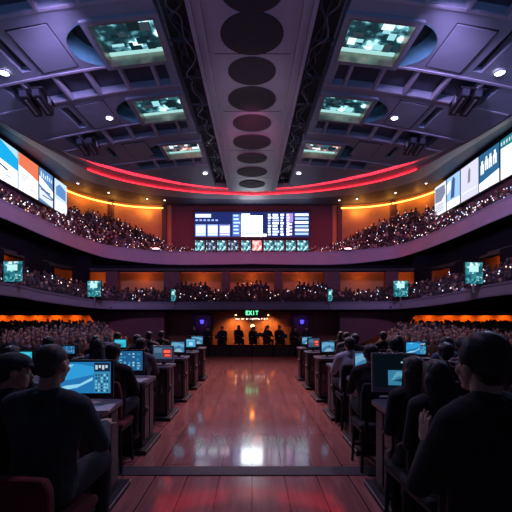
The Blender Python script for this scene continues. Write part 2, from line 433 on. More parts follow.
# ------------------------------------------------------------------ ring between ceiling and outer walls
I0 = [(0, 28.15), (-3.45, 26.8), (-6.2, 24), (-7.8, 21.3), (-8.7, 19), (-9.4, 13), (-9.4, 4)]
O0 = [(0, 33.5, 11.75), (-6, 33.5, 11.72), (-10.8, 31.9, 11.5), (-13.5, 27.8, 11.3), (-13.1, 22, 11.25), (-13.1, 13, 11.25), (-13.1, 4, 11.25)]
IP = catmull(I0, 10); OP = catmull(O0, 10)
IPz = [(p[0], p[1], zc(p[0], p[1])) for p in IP]
IPb = both(IPz); OPb = both(OP)
def lerp3(a, c, u): return tuple(p+(q-p)*u for p, q in zip(a, c))
def ringpt(i, u, dz=0): p = lerp3(IPb[i], OPb[i], u); return (p[0], p[1], p[2]+dz)
NN = len(IPb)
b = MB()
prof = [(0, .0), (0, .34), (.13, .34), (.13, .16), (.27, .16), (.27, .0), (.52, .0)]
b.grid([[ringpt(i, u, dz) for i in range(NN)] for u, dz in prof], M_RING)
b.grid([[ringpt(i, u, dz) for i in range(NN)] for u, dz in [(.52, .0), (.55, .10), (1.0, .12)]], M_NAVY)
struct(b.build('trim_2'))
LEDR = em((1., .014, .026), 5.5)
arc = [i for i in range(NN) if IPb[i][1] > 20.6]
b = MB()
b.tube([ringpt(i, .125, .22) for i in arc], .035, LEDR, 8)
b.tube([ringpt(i, .265, .05) for i in arc], .035, LEDR, 8)
struct(b.build('trim_3'))
for sg, side in ((-1, 'left'), (1, 'right')):
    for k, (px, py) in enumerate([(165, 198), (145, 193.5), (122, 189), (98, 183)]):
        d = [31.0, 29.9, 28.2, 25.8][k]; p = P(px, py, d)
        i = min(range(NN), key=lambda j: abs(ringpt(j, .72)[0]-p.x) + abs(ringpt(j, .72)[1]-p.y))
        q = ringpt(i, .72, .09)
        downlight(sg*abs(q[0]), q[1], .075, 9, 'small warm downlight in the dark ceiling ring, %s side, %s from the centre' % (side, ['first', 'second', 'third', 'fourth'][k]), q[2], (1., .8, .7))

# ------------------------------------------------------------------ upper back and side walls
b = MB(); b2 = MB(); b3 = MB()
half = [p for p in OP]
iC = min(range(len(half)), key=lambda j: abs(half[j][0]+7.0)); iW = min(range(len(half)), key=lambda j: abs(half[j][0]+13.3)+abs(half[j][1]-26.8))
def wallstrip(bb, pts, z0, m):
    bb.grid([[(p[0], p[1], z0) for p in pts], [(p[0], p[1], p[2]+.15) for p in pts]], m)
cen = both(half[:iC+1]); wallstrip(b, cen, 5., M_MAROON); struct(b.build('wall_back'))
for sg, side in ((-1, 'left'), (1, 'right')):
    cor = [(-sg*p[0], p[1], p[2]) for p in half[iC:iW+1]]
    wing = [(-sg*p[0], p[1], p[2]) for p in half[iW:]]
    b = MB(); wallstrip(b, cor, 5., M_ORANGE)
    ic = max(1, len(cor)//2)
    for j in (1, ic, len(cor)-2):
        q = cor[j]; b.box(q[0]-.2, q[0]+.2, q[1]-.35, q[1]-.02, 5, q[2], M_MAROON)
    struct(b.build('wall_corner_%s' % side))
    b = MB(); wallstrip(b, wing, 3., M_NAVY); q = wing[0]
    b.box(q[0], q[0]+sg*.05, q[1]-2, q[1], 5, q[2], M_NAVY)
    struct(b.build('wall_%s' % side))
    # amber cove strip
    b = MB(); b.tube([(q[0]*.985, q[1]-.25, q[2]-.22) for q in cor[1:]], .055, em((1., .40, .06), 6.), 8); struct(b.build('trim_%d' % (4 if sg < 0 else 5)))

# ------------------------------------------------------------------ balconies
def balcony(fpath, name, m, depth=.22):
    pth = both(catmull(fpath, 6))
    b = MB()
    inn = [(p[0], p[1], p[2], p[3]) for p in pth]
    def off(p, o):
        c = Vector((0, 14)); v = Vector((p[0], p[1]))-c; v.normalize(); return (p[0]+v.x*o, p[1]+v.y*o)
    rows = []
    rows.append([(*off(p, depth), p[2]) for p in pth]); rows.append([(p[0], p[1], p[2]) for p in pth])
    rows.append([(*off(p, .02), p[2]-.08) for p in pth]); rows.append([(*off(p, .05), p[2]-.09) for p in pth]); rows.append([(*off(p, .05), p[3]+.06) for p in pth]); rows.append([(p[0], p[1], p[3]+.05) for p in pth]); rows.append([(*off(p, .02), p[3]) for p in pth])
    b.grid(rows, m)
    rows = [[(*off(p, o), p[3]+dz) for p in pth] for o, dz in ((.02, 0), (.5, -.10), (1.2, -.12), (5.5, .0))]
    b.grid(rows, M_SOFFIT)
    return struct(b.build(name))
UP = [(0, 27, 6.58, 5.73), (-5.83, 27, 6.64, 5.68), (-9.3, 26.1, 6.8, 5.9), (-10.46, 24.6, 6.92, 6.07), (-10.74, 20.2, 6.92, 6.1), (-10.8, 16.3, 6.98, 6.17), (-10.8, 4, 7.0, 6.2)]
MID = [(0, 21, 2.76, 2.32), (-6.5, 21, 2.77, 2.33), (-8.2, 19.7, 2.82, 2.36), (-8.9, 16.3, 3.0, 2.52), (-9.0, 13.6, 3.12, 2.64), (-9.0, 4, 3.15, 2.66)]
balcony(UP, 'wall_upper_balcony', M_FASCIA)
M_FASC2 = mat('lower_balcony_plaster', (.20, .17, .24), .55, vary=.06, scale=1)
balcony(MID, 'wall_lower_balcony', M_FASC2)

# sections: front x, front y, back x, back y, head height front, head height back
US = [(0, 27.7, 0, 32.4, 6.78, 8.0), (-5.9, 27.7, -6.3, 32.4, 6.83, 8.0), (-8.3, 27.35, -8.9, 32.4, 6.95, 9.3), (-10.0, 26.6, -11.2, 30.9, 7.05, 10.3), (-11.1, 25.1, -13.2, 27.8, 7.15, 10.2),
      (-11.4, 23.6, -12.7, 26.0, 7.15, 8.9), (-11.45, 20.2, -12.55, 21.5, 7.15, 8.4), (-11.5, 16.3, -12.55, 16.6, 7.2, 8.2), (-11.5, 9, -12.55, 9, 7.2, 8.2)]
MS = [(0, 21.75, 0, 24.4, 3.1, 3.72), (-6.6, 21.75, -6.9, 24.4, 3.1, 3.8), (-8.8, 20.4, -10.5, 23.8, 3.14, 4.15), (-9.6, 16.5, -11.2, 18.8, 3.32, 4.4), (-9.65, 13.5, -11.2, 14, 3.42, 4.5), (-9.65, 7, -11.2, 7, 3.45, 4.5)]
def sec_at(sec, t):
    i = min(int(t), len(sec)-2); f = t-i
    return [a+(c-a)*f for a, c in zip(sec[i], sec[i+1])]
def stand_steps(sec, name, rows):
    T = [k*.25 for k in range((len(sec)-1)*4+1)]
    L = []
    for t in T: L.append(sec_at(sec, t))
    full = [([-q[0], q[1], -q[2], q[3], q[4], q[5]]) for q in L][::-1][:-1]+L
    b = MB(); g = []
    for r in range(rows):
        s0 = (r-.5)/(rows-1); s1 = (r+.5)/(rows-1)
        for s in (s0, s1):
            g.append([(q[0]+(q[2]-q[0])*s, q[1]+(q[3]-q[1])*s, q[4]+(q[5]-q[4])*r/(rows-1)-.82) for q in full])
    b.grid(g, M_STEP); return struct(b.build(name))
stand_steps(US, 'floor_upper_stand', 10); stand_steps(MS, 'floor_lower_stand', 8)

# mid tier wall with orange bays
MW = [(0, 24.8), (-7.5, 24.8), (-10.6, 24.6), (-11.5, 23.4), (-11.6, 18), (-11.6, 10)]
MW = [tuple(p) for p in catmull(MW, 8)]
MWb = both(MW)
b = MB()
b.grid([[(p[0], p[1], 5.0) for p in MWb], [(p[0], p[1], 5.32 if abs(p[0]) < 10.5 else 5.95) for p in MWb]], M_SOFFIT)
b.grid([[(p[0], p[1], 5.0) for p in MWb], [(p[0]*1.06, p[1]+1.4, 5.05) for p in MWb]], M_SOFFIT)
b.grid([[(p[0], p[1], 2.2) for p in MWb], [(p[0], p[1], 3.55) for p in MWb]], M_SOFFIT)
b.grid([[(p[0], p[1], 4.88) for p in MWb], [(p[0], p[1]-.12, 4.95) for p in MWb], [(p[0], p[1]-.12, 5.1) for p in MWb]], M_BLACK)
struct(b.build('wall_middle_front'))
nb = [(p[0]*(1.09 if abs(p[0]) > 10 else 1.02), p[1]+1.5*max(0, min(1, (p[1]-20)/4.)), 0) for p in MWb]
b = MB(); b.grid([[(p[0], p[1], 2.2) for p in nb], [(p[0], p[1], 5.06) for p in nb]], M_ORANGE); struct(b.build('wall_middle_back'))
def at_px(px):                                   # point of the bay wall met by the ray of a column
    t = (px-252)/F
    best = min(MWb, key=lambda p: abs(p[0]/p[1]-t)); return best
b = MB()
PXB = [(226, 8), (172, 16), (112, 12), (80, 15), (40, 30), (-12, 34)]
for (pc, w) in PXB:
    for sg in (-1, 1):
        p0 = at_px(pc-w/2); p1 = at_px(pc+w/2)
        if pc == 40 or pc < 0:
            d0 = 11.6*F/(252-(pc-w/2)); d1 = 11.6*F/(252-(pc+w/2)); p0 = (-11.6, d0); p1 = (-11.6, d1)
        else:
            d = p0[1]; p0 = ((pc-w/2-252)*d/F, d); p1 = ((pc+w/2-252)*d/F, d)
        a = (sg*-p0[0], p0[1]); c = (sg*-p1[0], p1[1])
        ox = .0 if abs(a[1]-c[1]) < 1 else -sg*-.35
        oy = .35 if abs(a[1]-c[1]) < 1 else 0
        v = [(a[0], a[1]-.05), (c[0], c[1]-.05), (c[0]+ox, c[1]+oy), (a[0]+ox, a[1]+oy)]
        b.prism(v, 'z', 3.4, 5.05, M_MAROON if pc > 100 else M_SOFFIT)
struct(b.build('wall_middle_piers'))

# ------------------------------------------------------------------ lower level walls
b = MB(); b.box(-5.6, 5.6, 24, 24.2, 0, 2.6, M_BROWN)
for x in (-3.7, 3.7): b.box(x-.06, x+.06, 23.9, 24, 0, 2.4, M_MAROON)
struct(b.build('wall_lower_back'))
for sg, side in ((-1, 'left'), (1, 'right')):
    b = MB()
    poly = [(164, 303), (164, 352), (150, 347), (93, 320.5), (80, 303)]
    pts = [P(px, py, 21.9) for px, py in poly]
    b.prism([(-sg*p.x, p.z) for p in pts], 'y', 21.9, 22.15, M_MAROON)
    struct(b.build('wall_lower_%s' % side))
    b = MB(); b.box(-sg*-5.6, -sg*-5.4, 22, 24, 0, 2.5, M_MAROON); b.box(sg*5.4, sg*17, 23.4, 23.6, 0, 2.6, M_ORANGE); b.box(sg*5.6, sg*17, 22.5, 22.6, 2.03, 2.6, M_BLACK); struct(b.build('wall_orange_%s' % side))
    b = MB(); b.box(sg*17, sg*17.2, 2, 24, 0, 3.2, M_NAVY); struct(b.build('wall_outer_%s' % side))

# doors in the low back wall
for sg, k in ((-1, 1), (1, 2)):
    t = bpy.data.objects.new('door_%d' % k, None); COL.objects.link(t); t.location = (sg*3.05, 23.97, 0); struct(t)
    b = MB(); b.box(-.5, .5, -.05, .03, 0, 2.05, M_MAROON); b.build('door_leaf', t, bevel=.01)
    b = MB()
    for a in ((-.58, -.5, 0, 2.13), (.5, .58, 0, 2.13), (-.5, .5, 2.05, 2.13)): b.box(a[0], a[1], -.08, .03, a[2], a[3], M_BLACK)
    b.build('door_frame', t)
    b = MB(); b.box(.36*-sg-.02, .36*-sg+.02, -.1, -.05, .95, 1.2, M_STEEL); b.build('door_handle', t)

# ------------------------------------------------------------------ signs and wall lamps
LET = {'E': [(0, 0, .22, 1), (0, 0, 1, .2), (0, .4, .85, .6), (0, .8, 1, 1)], 'I': [(.39, 0, .61, 1)], 'T': [(.39, 0, .61, 1), (0, .8, 1, 1)]}
t = empty('exit_sign', (0, 20.95, H+7.1*20.95/F), 0, 'green lit EXIT sign hanging under the middle of the lower balcony', 'sign')
b = MB(); b.box(-.40, .40, 0, .06, -.17, .17, mat('sign_dark_green', (.01, .06, .04), .4)); b.build('sign_box', t, bevel=.01)
b = MB(); GR = em((.15, 1., .45), 2.2); x = -.34
for ch in 'EXIT':
    w = .145; z0 = -.115; h = .23
    if ch == 'X':
        for s in (-1, 1):
            cx, cz = x+w/2, 0
            b.face([(cx-s*w/2-.02, -.006, z0), (cx-s*w/2+.03, -.006, z0), (cx+s*w/2+.02, -.006, z0+h), (cx+s*w/2-.03, -.006, z0+h)], GR)
    else:
        for (a, c, e, g) in LET[ch]: b.box(x+a*w, x+e*w, -.012, -.002, z0+c*h, z0+g*h, GR)
    x += .18
b.build('lettering', t)
for xx in (-.3, .3):
    b = MB(); b.box(xx-.012, xx+.012, .02, .045, .16, .24, M_STEEL); b.build('hanger', t)
t = empty('wall_sign', (0, 23.9, H+1*23.9/F), 0, 'row of small glowing letters on the wall above the two orange lamps', 'sign')
b = MB(); b.box(-1.1, 1.1, .02, .08, -.09, .09, M_BROWN); b.build('backing_board', t)
b = MB(); q = random.Random(3); x = -1.02
while x < 1.0:
    w = q.uniform(.05, .09); z1 = q.uniform(.02, .06)
    b.box(x, x+.02, -.0, .02, -.05, z1, em((1., .75, .62), 2.5)); b.box(x, x+w, -.0, .02, q.choice([-.05, 0, .03]), q.choice([-.05, 0, .03])+.022, em((1., .75, .62), 2.5))
    x += w+q.choice([.03, .03, .1])
b.build('lettering', t)
for sg, side in ((-1, 'left'), (1, 'right')):
    p = P(252+sg*50, 322, 23.8)
    t = empty('wall_lamp', (p.x, 23.85, p.z), 0, 'violet glowing lamp on the back wall %s of the orange alcove' % side, 'wall lamp', 'violet wall lamps')
    b = MB(); b.box(-.16, .16, .02, .12, -.17, .17, M_BLACK); b.build('bracket', t)
    b = MB(); b.prism([(-.13, .13), (.13, .13), (.07, -.12), (-.07, -.12)], 'y', -.14, .02, em((.06, .05, 1.), 2.5)); b.build('lamp_shade', t, bevel=.02)
    lamp('POINT', 'violet_lamp_light', (p.x, 23.5, p.z), (.25, .15, 1.), 3, .1)
    # orange can lights
    t = empty('spotlight', (sg*1.0, 23.45, 2.05), 0, 'small lamp washing the back wall orange, %s of the lettering' % side, 'spotlight', 'orange wall washers')
    b = MB(); b.tube([(0, 0, 0), (0, 0, .14)], .07, M_BLACK, 16); b.build('can', t)
    b = MB(); b.ell((0, 0, -.0), (.06, .06, .02), em((1., .5, .15), 12.)); b.build('bulb', t)
    b = MB(); b.box(-.015, .015, 0, .4, .08, .11, M_STEEL); b.build('arm', t)
    lamp('SPOT', 'orange_wash', (sg*1.0, 23.35, 2.08), (1., .40, .09), 420, .08, (sg*1.0, 24.0, .3), angle=R(125), blend=.9)
t = empty('wall_lamp', P(252.5, 326, 23.85), 0, 'small white-orange lamp in the middle of the orange alcove wall', 'wall lamp')
b = MB(); b.ell((0, 0, 0), (.13, .07, .10), em((1., .62, .30), 5.)); b.build('globe', t, smooth=True)
b = MB(); b.box(-.08, .08, .05, .16, -.06, .06, M_BLACK); b.build('bracket', t)
for sg, side in ((-1, 'left'), (1, 'right')):
    p = P(252+sg*97, 252, 26.5)
    t = empty('balcony_lamp', (sg*6.75, 26.7, 6.66), 0, 'small pinkish lamp on the upper balcony front, %s of the screens' % side, 'lamp')
    b = MB(); b.box(-.28, .28, -.06, .1, 0, .05, M_BLACK); b.build('base', t)
    b = MB(); b.ell((0, -.02, .1), (.27, .06, .06), em((1., .45, .5), 5.)); b.build('lens', t, smooth=True)

# ------------------------------------------------------------------ main video wall
def UI(b, x0, x1, z0, z1, y, col, s=1.): b.box(x0, x1, y-.01, y, z0, z1, em(col, s))
YS = 33.2
def X(px, d=YS): return (px-252)*d/F
def Z(py, d=YS): return H+(320-py)*d/F
t = empty('video_wall', (0, YS, Z(237)), 0, 'huge wide blue lit screen of windows and figures on the far wall', 'screen')
b = MB(); b.box(X(193.5), X(310.5), .02, .2, -.12, Z(211)-Z(237)+.12, M_PLASTIC); b.build('frame', t)
b = MB(); zb = Z(237)
def U(px0, px1, py0, py1, col, s=1., lay=1): b.box(X(px0), X(px1), -.02*lay, 0.02, Z(py1)-zb, Z(py0)-zb, em(col, (s*2.6 if s > 3 else s*1.1) if s > 1.55 else s))
U(194.5, 309.5, 212, 237, (.018, .03, .16), 1.0, 0)
q = random.Random(11)
Wc = (.85, .93, 1.)
U(195.5, 211, 214, 217.5, (.55, .65, 1.), 1.6); U(196, 206, 214.6, 216.6, Wc, 2.4, 2)
for k in range(6): U(195.5+k*4, 198+k*4, 219.5, 221, (.35, .45, .95), 1.3)
for k, c in enumerate([(.75, .88, 1.), (.8, .9, 1.), (1., .75, .9)]):
    x = 195.5+k*12; U(x, x+10.5, 224.5, 236.3, (.30, .42, .9), 1.3); U(x+.8, x+9.7, 226, 233, c, 2.2, 2); U(x+.8, x+9.7, 234, 235.2, c, 1.6, 2)
    U(x+3.5, x+4, 226, 233, (.3, .4, .9), 1., 3)
U(220, 229, 224, 236, (.08, .10, .36), 1.)
U(232.5, 241, 214, 236.3, (.10, .16, .50), 1.2)
for k in range(6): U(233.5, 233.5+q.uniform(3, 7), 215+k*3.5, 216.5+k*3.5, (.4, .65, 1.), 1.7, 2)
U(241.5, 262.5, 215.8, 236.5, (.80, .92, 1.), 3.2, 2); U(241.5, 250, 213.6, 215.2, (.6, .75, 1.), 1.8, 2); U(245, 261, 232, 234.6, (.45, .6, .9), 1.5, 3)
U(251.4, 252.4, 218, 221, (.3, .45, .9), 1., 3); U(263.5, 266.5, 234, 236.5, Wc, 2.4, 2)
for cx in (268, 272.5, 280.5, 286.5):
    for k in range(8):
        w = 3.4 if cx != 272.5 else 6.5
        U(cx, cx+w*q.uniform(.7, 1), 214+k*2.8, 215.8+k*2.8, Wc if q.random() < .6 else (.5, .6, 1.), 2.2 if q.random() < .6 else 1.3, 2)
U(286.3, 293, 213.5, 222, (.45, .28, .9), 1.2)
for k in range(4): U(287, 292, 223+k*3.4, 225+k*3.4, (.75, .55, 1.), 1.7, 2)
for k in range(6):
    U(295, 308.3, 213.8+k*3.8, 215.9+k*3.8, (.7, .85, 1.) if k % 2 == 0 else (.4, .6, 1.), 2.3 if k % 2 == 0 else 1.4, 2)
b.build('screen', t)
for i in range(9):                               # joints between the cabinets
    pass
# ten small displays on the balcony front
DISP = [(195.3, 204.3), (206.2, 215.5), (217.3, 226), (228.5, 238.2), (241.5, 250.5), (252.5, 261.5), (264, 273.5), (274.8, 283.8), (286.4, 295.5), (297.5, 308.2)]
dm = [em_noise('small_display_teal', [(0, (.03, .10, .14)), (.35, (.15, .45, .5)), (.6, (.45, .85, .9)), (.85, (.85, 1, 1))], 1.3, 7, 0, 'voro'),
      em_noise('small_display_grey', [(0, (.02, .03, .06)), (.4, (.12, .16, .25)), (.65, (.5, .6, .75)), (.88, (.9, .95, 1))], 1.2, 7, 0, 'voro'),
      em_noise('small_display_red', [(0, (.7, .15, .15)), (.35, (.9, .5, .45)), (.6, (1., .8, .75))], 1.4, 6, 0, 'voro')]
for i, (a, c) in enumerate(DISP):
    d = 27.12; w = (c-a)*d/F; h = 10.5*d/F
    k = 2 if i == 5 else (1 if i in (1, 3) else 0)
    what = ['teal', 'dark grey', 'pink and red'][k]
    lab = 'small %s display on the rail below the large screen, %s from the left' % (what, ['first', 'second', 'third', 'fourth', 'fifth', 'sixth', 'seventh', 'eighth', 'ninth', 'tenth'][i])
    t = empty('display', (X((a+c)/2, d), d, 6.645), 0, lab, 'display', 'small displays along the upper balcony rail')
    b = MB(); b.box(-w/2-.03, w/2+.03, .02, .09, .02, h+.06, M_PLASTIC); b.build('housing', t)
    b = MB(); b.box(-w/2, w/2, 0, .02, .06, h+.03, dm[k]); b.build('screen', t)
    b = MB(); b.box(-.05, .05, .02, .08, .0, .04, M_STEEL); b.build('foot', t)

# ------------------------------------------------------------------ wing screens
def wing_screen(side, px0, px1, zlo, zhi, painter, label):
    sg = -1 if side == 'left' else 1
    xw = 12.85
    d0 = xw*F/abs(px0-252); d1 = xw*F/abs(px1-252)
    dl, dh = min(d0, d1), max(d0, d1)
    t = empty('video_panel', (sg*xw, (dl+dh)/2, zlo), 0, label, 'screen', 'tall lit panels on the %s side wall' % side)
    w = (dh-dl)/2; h = zhi-zlo
    b = MB(); b.box(0, sg*.14, -w-.05, w+.05, -.06, h+.06, M_PLASTIC); b.build('housing', t)
    b = MB()
    def poly(pts, col, s=1., lay=0):             # pts in 0..1, u from the picture's left
        vv = []
        for (u, v) in pts:
            y = (-w+2*w*u) if sg < 0 else (w-2*w*u)
            vv.append((-sg*(.012+.012*lay), y, v*h))
        b.face(vv, em(col, s) if not isinstance(col, bpy.types.Material) else col)
    painter(poly); b.build('screen', t)
    return t
def rect(poly, u0, u1, v0, v1, col, s=1., lay=1): poly([(u0, v0), (u1, v0), (u1, v1), (u0, v1)], col, s, lay)
WH = (.86, .92, 1.)
def pA(p):
    rect(p, 0, 1, 0, 1, WH, 1.6, 0); p([(0, .52), (1, .46), (1, .78), (0, 1)], (.01, .38, .75), 1.2, 1); p([(0, 1), (1, .78), (1, 1)], (.45, .75, .9), 1.1, 1)
    p([(.0, .40), (.25, .37), (.5, .33), (.35, .30), (0, .36)], (.03, .05, .08), 1., 2); rect(p, .3, .6, .16, .19, (.4, .45, .5), 1., 2)
def pB(p):
    rect(p, 0, 1, 0, 1, WH, 1.6, 0); p([(0, .66), (.55, .60), (1, .52), (1, 1), (0, 1)], (.85, .20, .10), 1.1, 1)
    for k in range(3): rect(p, .1, .3+.1*k, .30+.07*k, .33+.07*k, (.5, .5, .55), 1., 2)
    rect(p, .55, .75, .15, .18, (.4, .42, .5), 1., 2)
def pC(p):
    rect(p, 0, 1, 0, 1, (.12, .28, .6), 1., 0); p([(0, .5), (1, .3), (1, .5), (0, .75)], WH, 1.5, 1); p([(0, .1), (1, .0), (1, .22), (0, .42)], (.65, .72, .85), 1.3, 1)
    for k in range(6): rect(p, .08+.15*k, .16+.15*k, .74, .90-.03*(k % 3), (.6, .8, 1.), 1.2, 2)
    rect(p, .1, .8, .36, .40, (.06, .08, .2), 1., 2); rect(p, .2, .9, .20, .23, (.06, .08, .2), 1., 2)
def pD(p):
    rect(p, 0, 1, 0, 1, (.55, .68, .9), 1.3, 0); p([(.1, .5), (.9, .45), (.9, .8), (.4, .9), (.1, .75)], (.12, .28, .6), 1.1, 1); rect(p, 0, 1, 0, .35, WH, 1.5, 1)
    for k in range(4): rect(p, .1, .85, .06+.07*k, .085+.07*k, (.5, .58, .7), 1., 2)
def pE(p):
    rect(p, 0, 1, 0, 1, (.75, .78, .88), 1.3, 0); p([(.05, .45), (.6, .42), (.95, .6), (.9, .9), (.05, .92)], (.25, .28, .42), 1., 1)
    for k in range(4): rect(p, .12, .8, .1+.07*k, .13+.07*k, (.45, .5, .62), 1., 2)
def pF(p):
    rect(p, 0, 1, 0, 1, (.30, .52, .85), 1.3, 0); p([(.3, .3), (.6, .3), (.66, .85), (.5, .95), (.42, .85)], (.06, .12, .32), 1., 1); rect(p, 0, 1, 0, .25, WH, 1.4, 1)
    p([(0, .5), (.3, .6), (.3, .9), (0, .8)], WH, 1.4, 1)
def pG(p):
    rect(p, 0, 1, 0, 1, (.62, .62, .78), 1.3, 0); p([(.42, .45), (.56, .45), (.58, .78), (.5, .9), (.44, .75)], (.28, .26, .40), 1., 1); rect(p, .1, .9, .2, .24, (.85, .86, .95), 1.2, 1)
def pHh(p):
    rect(p, 0, 1, 0, 1, (.03, .15, .32), 1., 0); p([(0, 0), (1, 0), (1, .34), (0, .22)], WH, 1.5, 1)
    for u, v, c in ((.08, .5, (.9, 1, 1)), (.3, .56, WH), (.5, .56, WH), (.72, .58, WH)):
        rect(p, u, u+.17, v-.06, v+.2, c, 1.3, 1); rect(p, u+.04, u+.13, v+.2, v+.30, c, 1.3, 1)
        rect(p, u+.07, u+.10, v-.06, v+.08, (.03, .15, .32), 1., 2)
def pI(p):
    rect(p, 0, 1, 0, 1, WH, 1.7, 0); p([(0, .78), (1, .75), (1, 1), (0, 1)], (.03, .22, .28), 1., 1)
    for k in range(7): rect(p, .03+.14*k, .10+.14*k, .84, .93, (.6, .9, .9), 1., 2)
Lw = [(-1, 17.4, pA, 'cyan and white lit panel on the left side wall, nearest the camera'), (18.3, 38, pB, 'orange and white lit panel on the left side wall'),
      (39, 52.6, pC, 'blue and white striped lit panel on the left side wall, third along'), (54.4, 66.5, pD, 'pale blue lit panel at the far end of the left side wall')]
for (a, c, f, lab) in Lw: wing_screen('left', a, c, 8.95, 11.0, f, lab)
Rw = [(435, 446.2, pE, 'grey picture lit panel at the far end of the right side wall'), (447.2, 460, pF, 'sky blue lit panel on the right side wall, second from the far end'),
      (461, 478.6, pG, 'pale lilac lit panel in the middle of the right side wall'), (479.6, 499.5, pHh, 'dark blue lit panel with big white shapes on the right side wall'),
      (501, 521, pI, 'white lit panel with teal top on the right side wall, nearest the camera')]
for (a, c, f, lab) in Rw: wing_screen('right', a, c, 8.95, 11.0, f, lab)

# teal banners on the lower balcony front
tm = em_noise('banner_teal_picture', [(0, (.01, .10, .13)), (.3, (.03, .22, .27)), (.58, (.08, .40, .45)), (.8, (.35, .75, .78)), (.93, (.8, 1, 1))], 1.0, 9, 0, 'voro')
TB = [(2.5, 23, 261.5, 281.5, 14.4, 'left', 'nearest the camera'), (87, 101, 281, 296.5, 19.5, 'left', 'at the corner of the balcony'), (171, 175.5, 289.5, 301, 20.8, 'left', 'narrow one beside the far boxes'),
      (465, 483.5, 262.5, 283.5, 14.8, 'right', 'nearest the camera'), (393.5, 408.5, 281, 296.5, 20.0, 'right', 'at the corner of the balcony'), (328, 332.5, 289.5, 301, 20.8, 'right', 'narrow one beside the far boxes')]
for (a, c, u, v, d, side, w) in TB:
    p = P((a+c)/2, v, d); ww = (c-a)*d/F/2; h = (v-u)*d/F
    t = empty('banner_screen', (p.x, d, p.z), 0, 'teal lit display on the %s lower balcony rail, %s' % (side, w), 'display', 'teal displays on the lower balcony')
    t.rotation_euler = (0, 0, R(-8 if side == 'left' else 8))
    b = MB(); b.box(-ww-.03, ww+.03, .02, .08, -.03, h+.03, M_PLASTIC); b.build('housing', t)
    b = MB(); b.box(-ww, ww, 0, .02, 0, h, tm)
    b.box(-ww*.6, ww*.5, -.006, 0, h*.55, h*.85, em((.55, .95, .95), 1.)); b.box(-ww*.8, ww*.8, -.006, 0, h*.40, h*.45, em((.02, .15, .2), 1.)); b.build('screen', t)
    b = MB(); b.box(-.03, .03, .03, .07, -.35, 0, M_STEEL); b.build('post', t)

# ------------------------------------------------------------------ people
def remesh_obj(mb, name, voxel, parent=None, smooth_it=3, noise=0, loc=None):
    o = mb.build(name, None)
    r = o.modifiers.new('r', 'REMESH'); r.mode = 'VOXEL'; r.voxel_size = voxel; r.use_smooth_shade = True
    if smooth_it:
        s = o.modifiers.new('s', 'SMOOTH'); s.iterations = smooth_it; s.factor = .5
    me = evaluated(o); o.modifiers.clear()
    mats = list(mb.mats); o.data = me; o.data.name = name
    me.materials.clear(); me.materials.append(mats[0])
    if noise:
        from mathutils import noise as nz
        for v in me.vertices:
            p = v.co*28; v.co += v.normal*noise*nz.noise(Vector((p.x, p.y, p.z*.35)))
    me.polygons.foreach_set('use_smooth', [True]*len(me.polygons))
    if parent is not None: o.parent = parent
    return o
def hand(b, wrist, direction, palm_n, m, side, curl=.5, spread=.06, k=1.0):
    """palm and five bent fingers; direction = along the fingers, palm_n = the way the palm faces"""
    d = Vector(direction).normalized(); n = Vector(palm_n); n = (n-d*n.dot(d)).normalized(); a = d.cross(n)*side
    w = Vector(wrist)
    roots = []
    for i, off in enumerate((-.030, -.010, .010, .028)):
        r0 = w+d*.02+a*off*.6; r1 = w+d*(.092-.006*abs(i-1.2))+a*off
        b.cone(r0, r1, .014*k, .0115*k, m, 8); roots.append(r1)
    L = [.070, .080, .074, .058]
    for i, r1 in enumerate(roots):
        p = r1; ang = -.1; ln = [L[i]*.45, L[i]*.31, L[i]*.26]
        sp = (i-1.5)*spread
        for j in range(3):
            ang += curl*(.55 if j == 0 else .75)
            dv = (d*math.cos(ang)+n*math.sin(ang)+a*sp).normalized()
            q = p+dv*ln[j]; b.cone(p, q, (.0095-.0008*j)*k, (.0088-.0009*j)*k, m, 8); p = q
    # thumb from the side of the palm
    p0 = w+d*.025-a*.022; p1 = p0+(d*.55-a*.75+n*.25).normalized()*.042; p2 = p1+(d*.85-a*.35+n*.35).normalized()*.032; p3 = p2+(d*.95+n*.3).normalized()*.026
    b.cone(p0, p1, .015*k, .012*k, m, 8); b.cone(p1, p2, .0115*k, .010*k, m, 8); b.cone(p2, p3, .010*k, .008*k, m, 8)

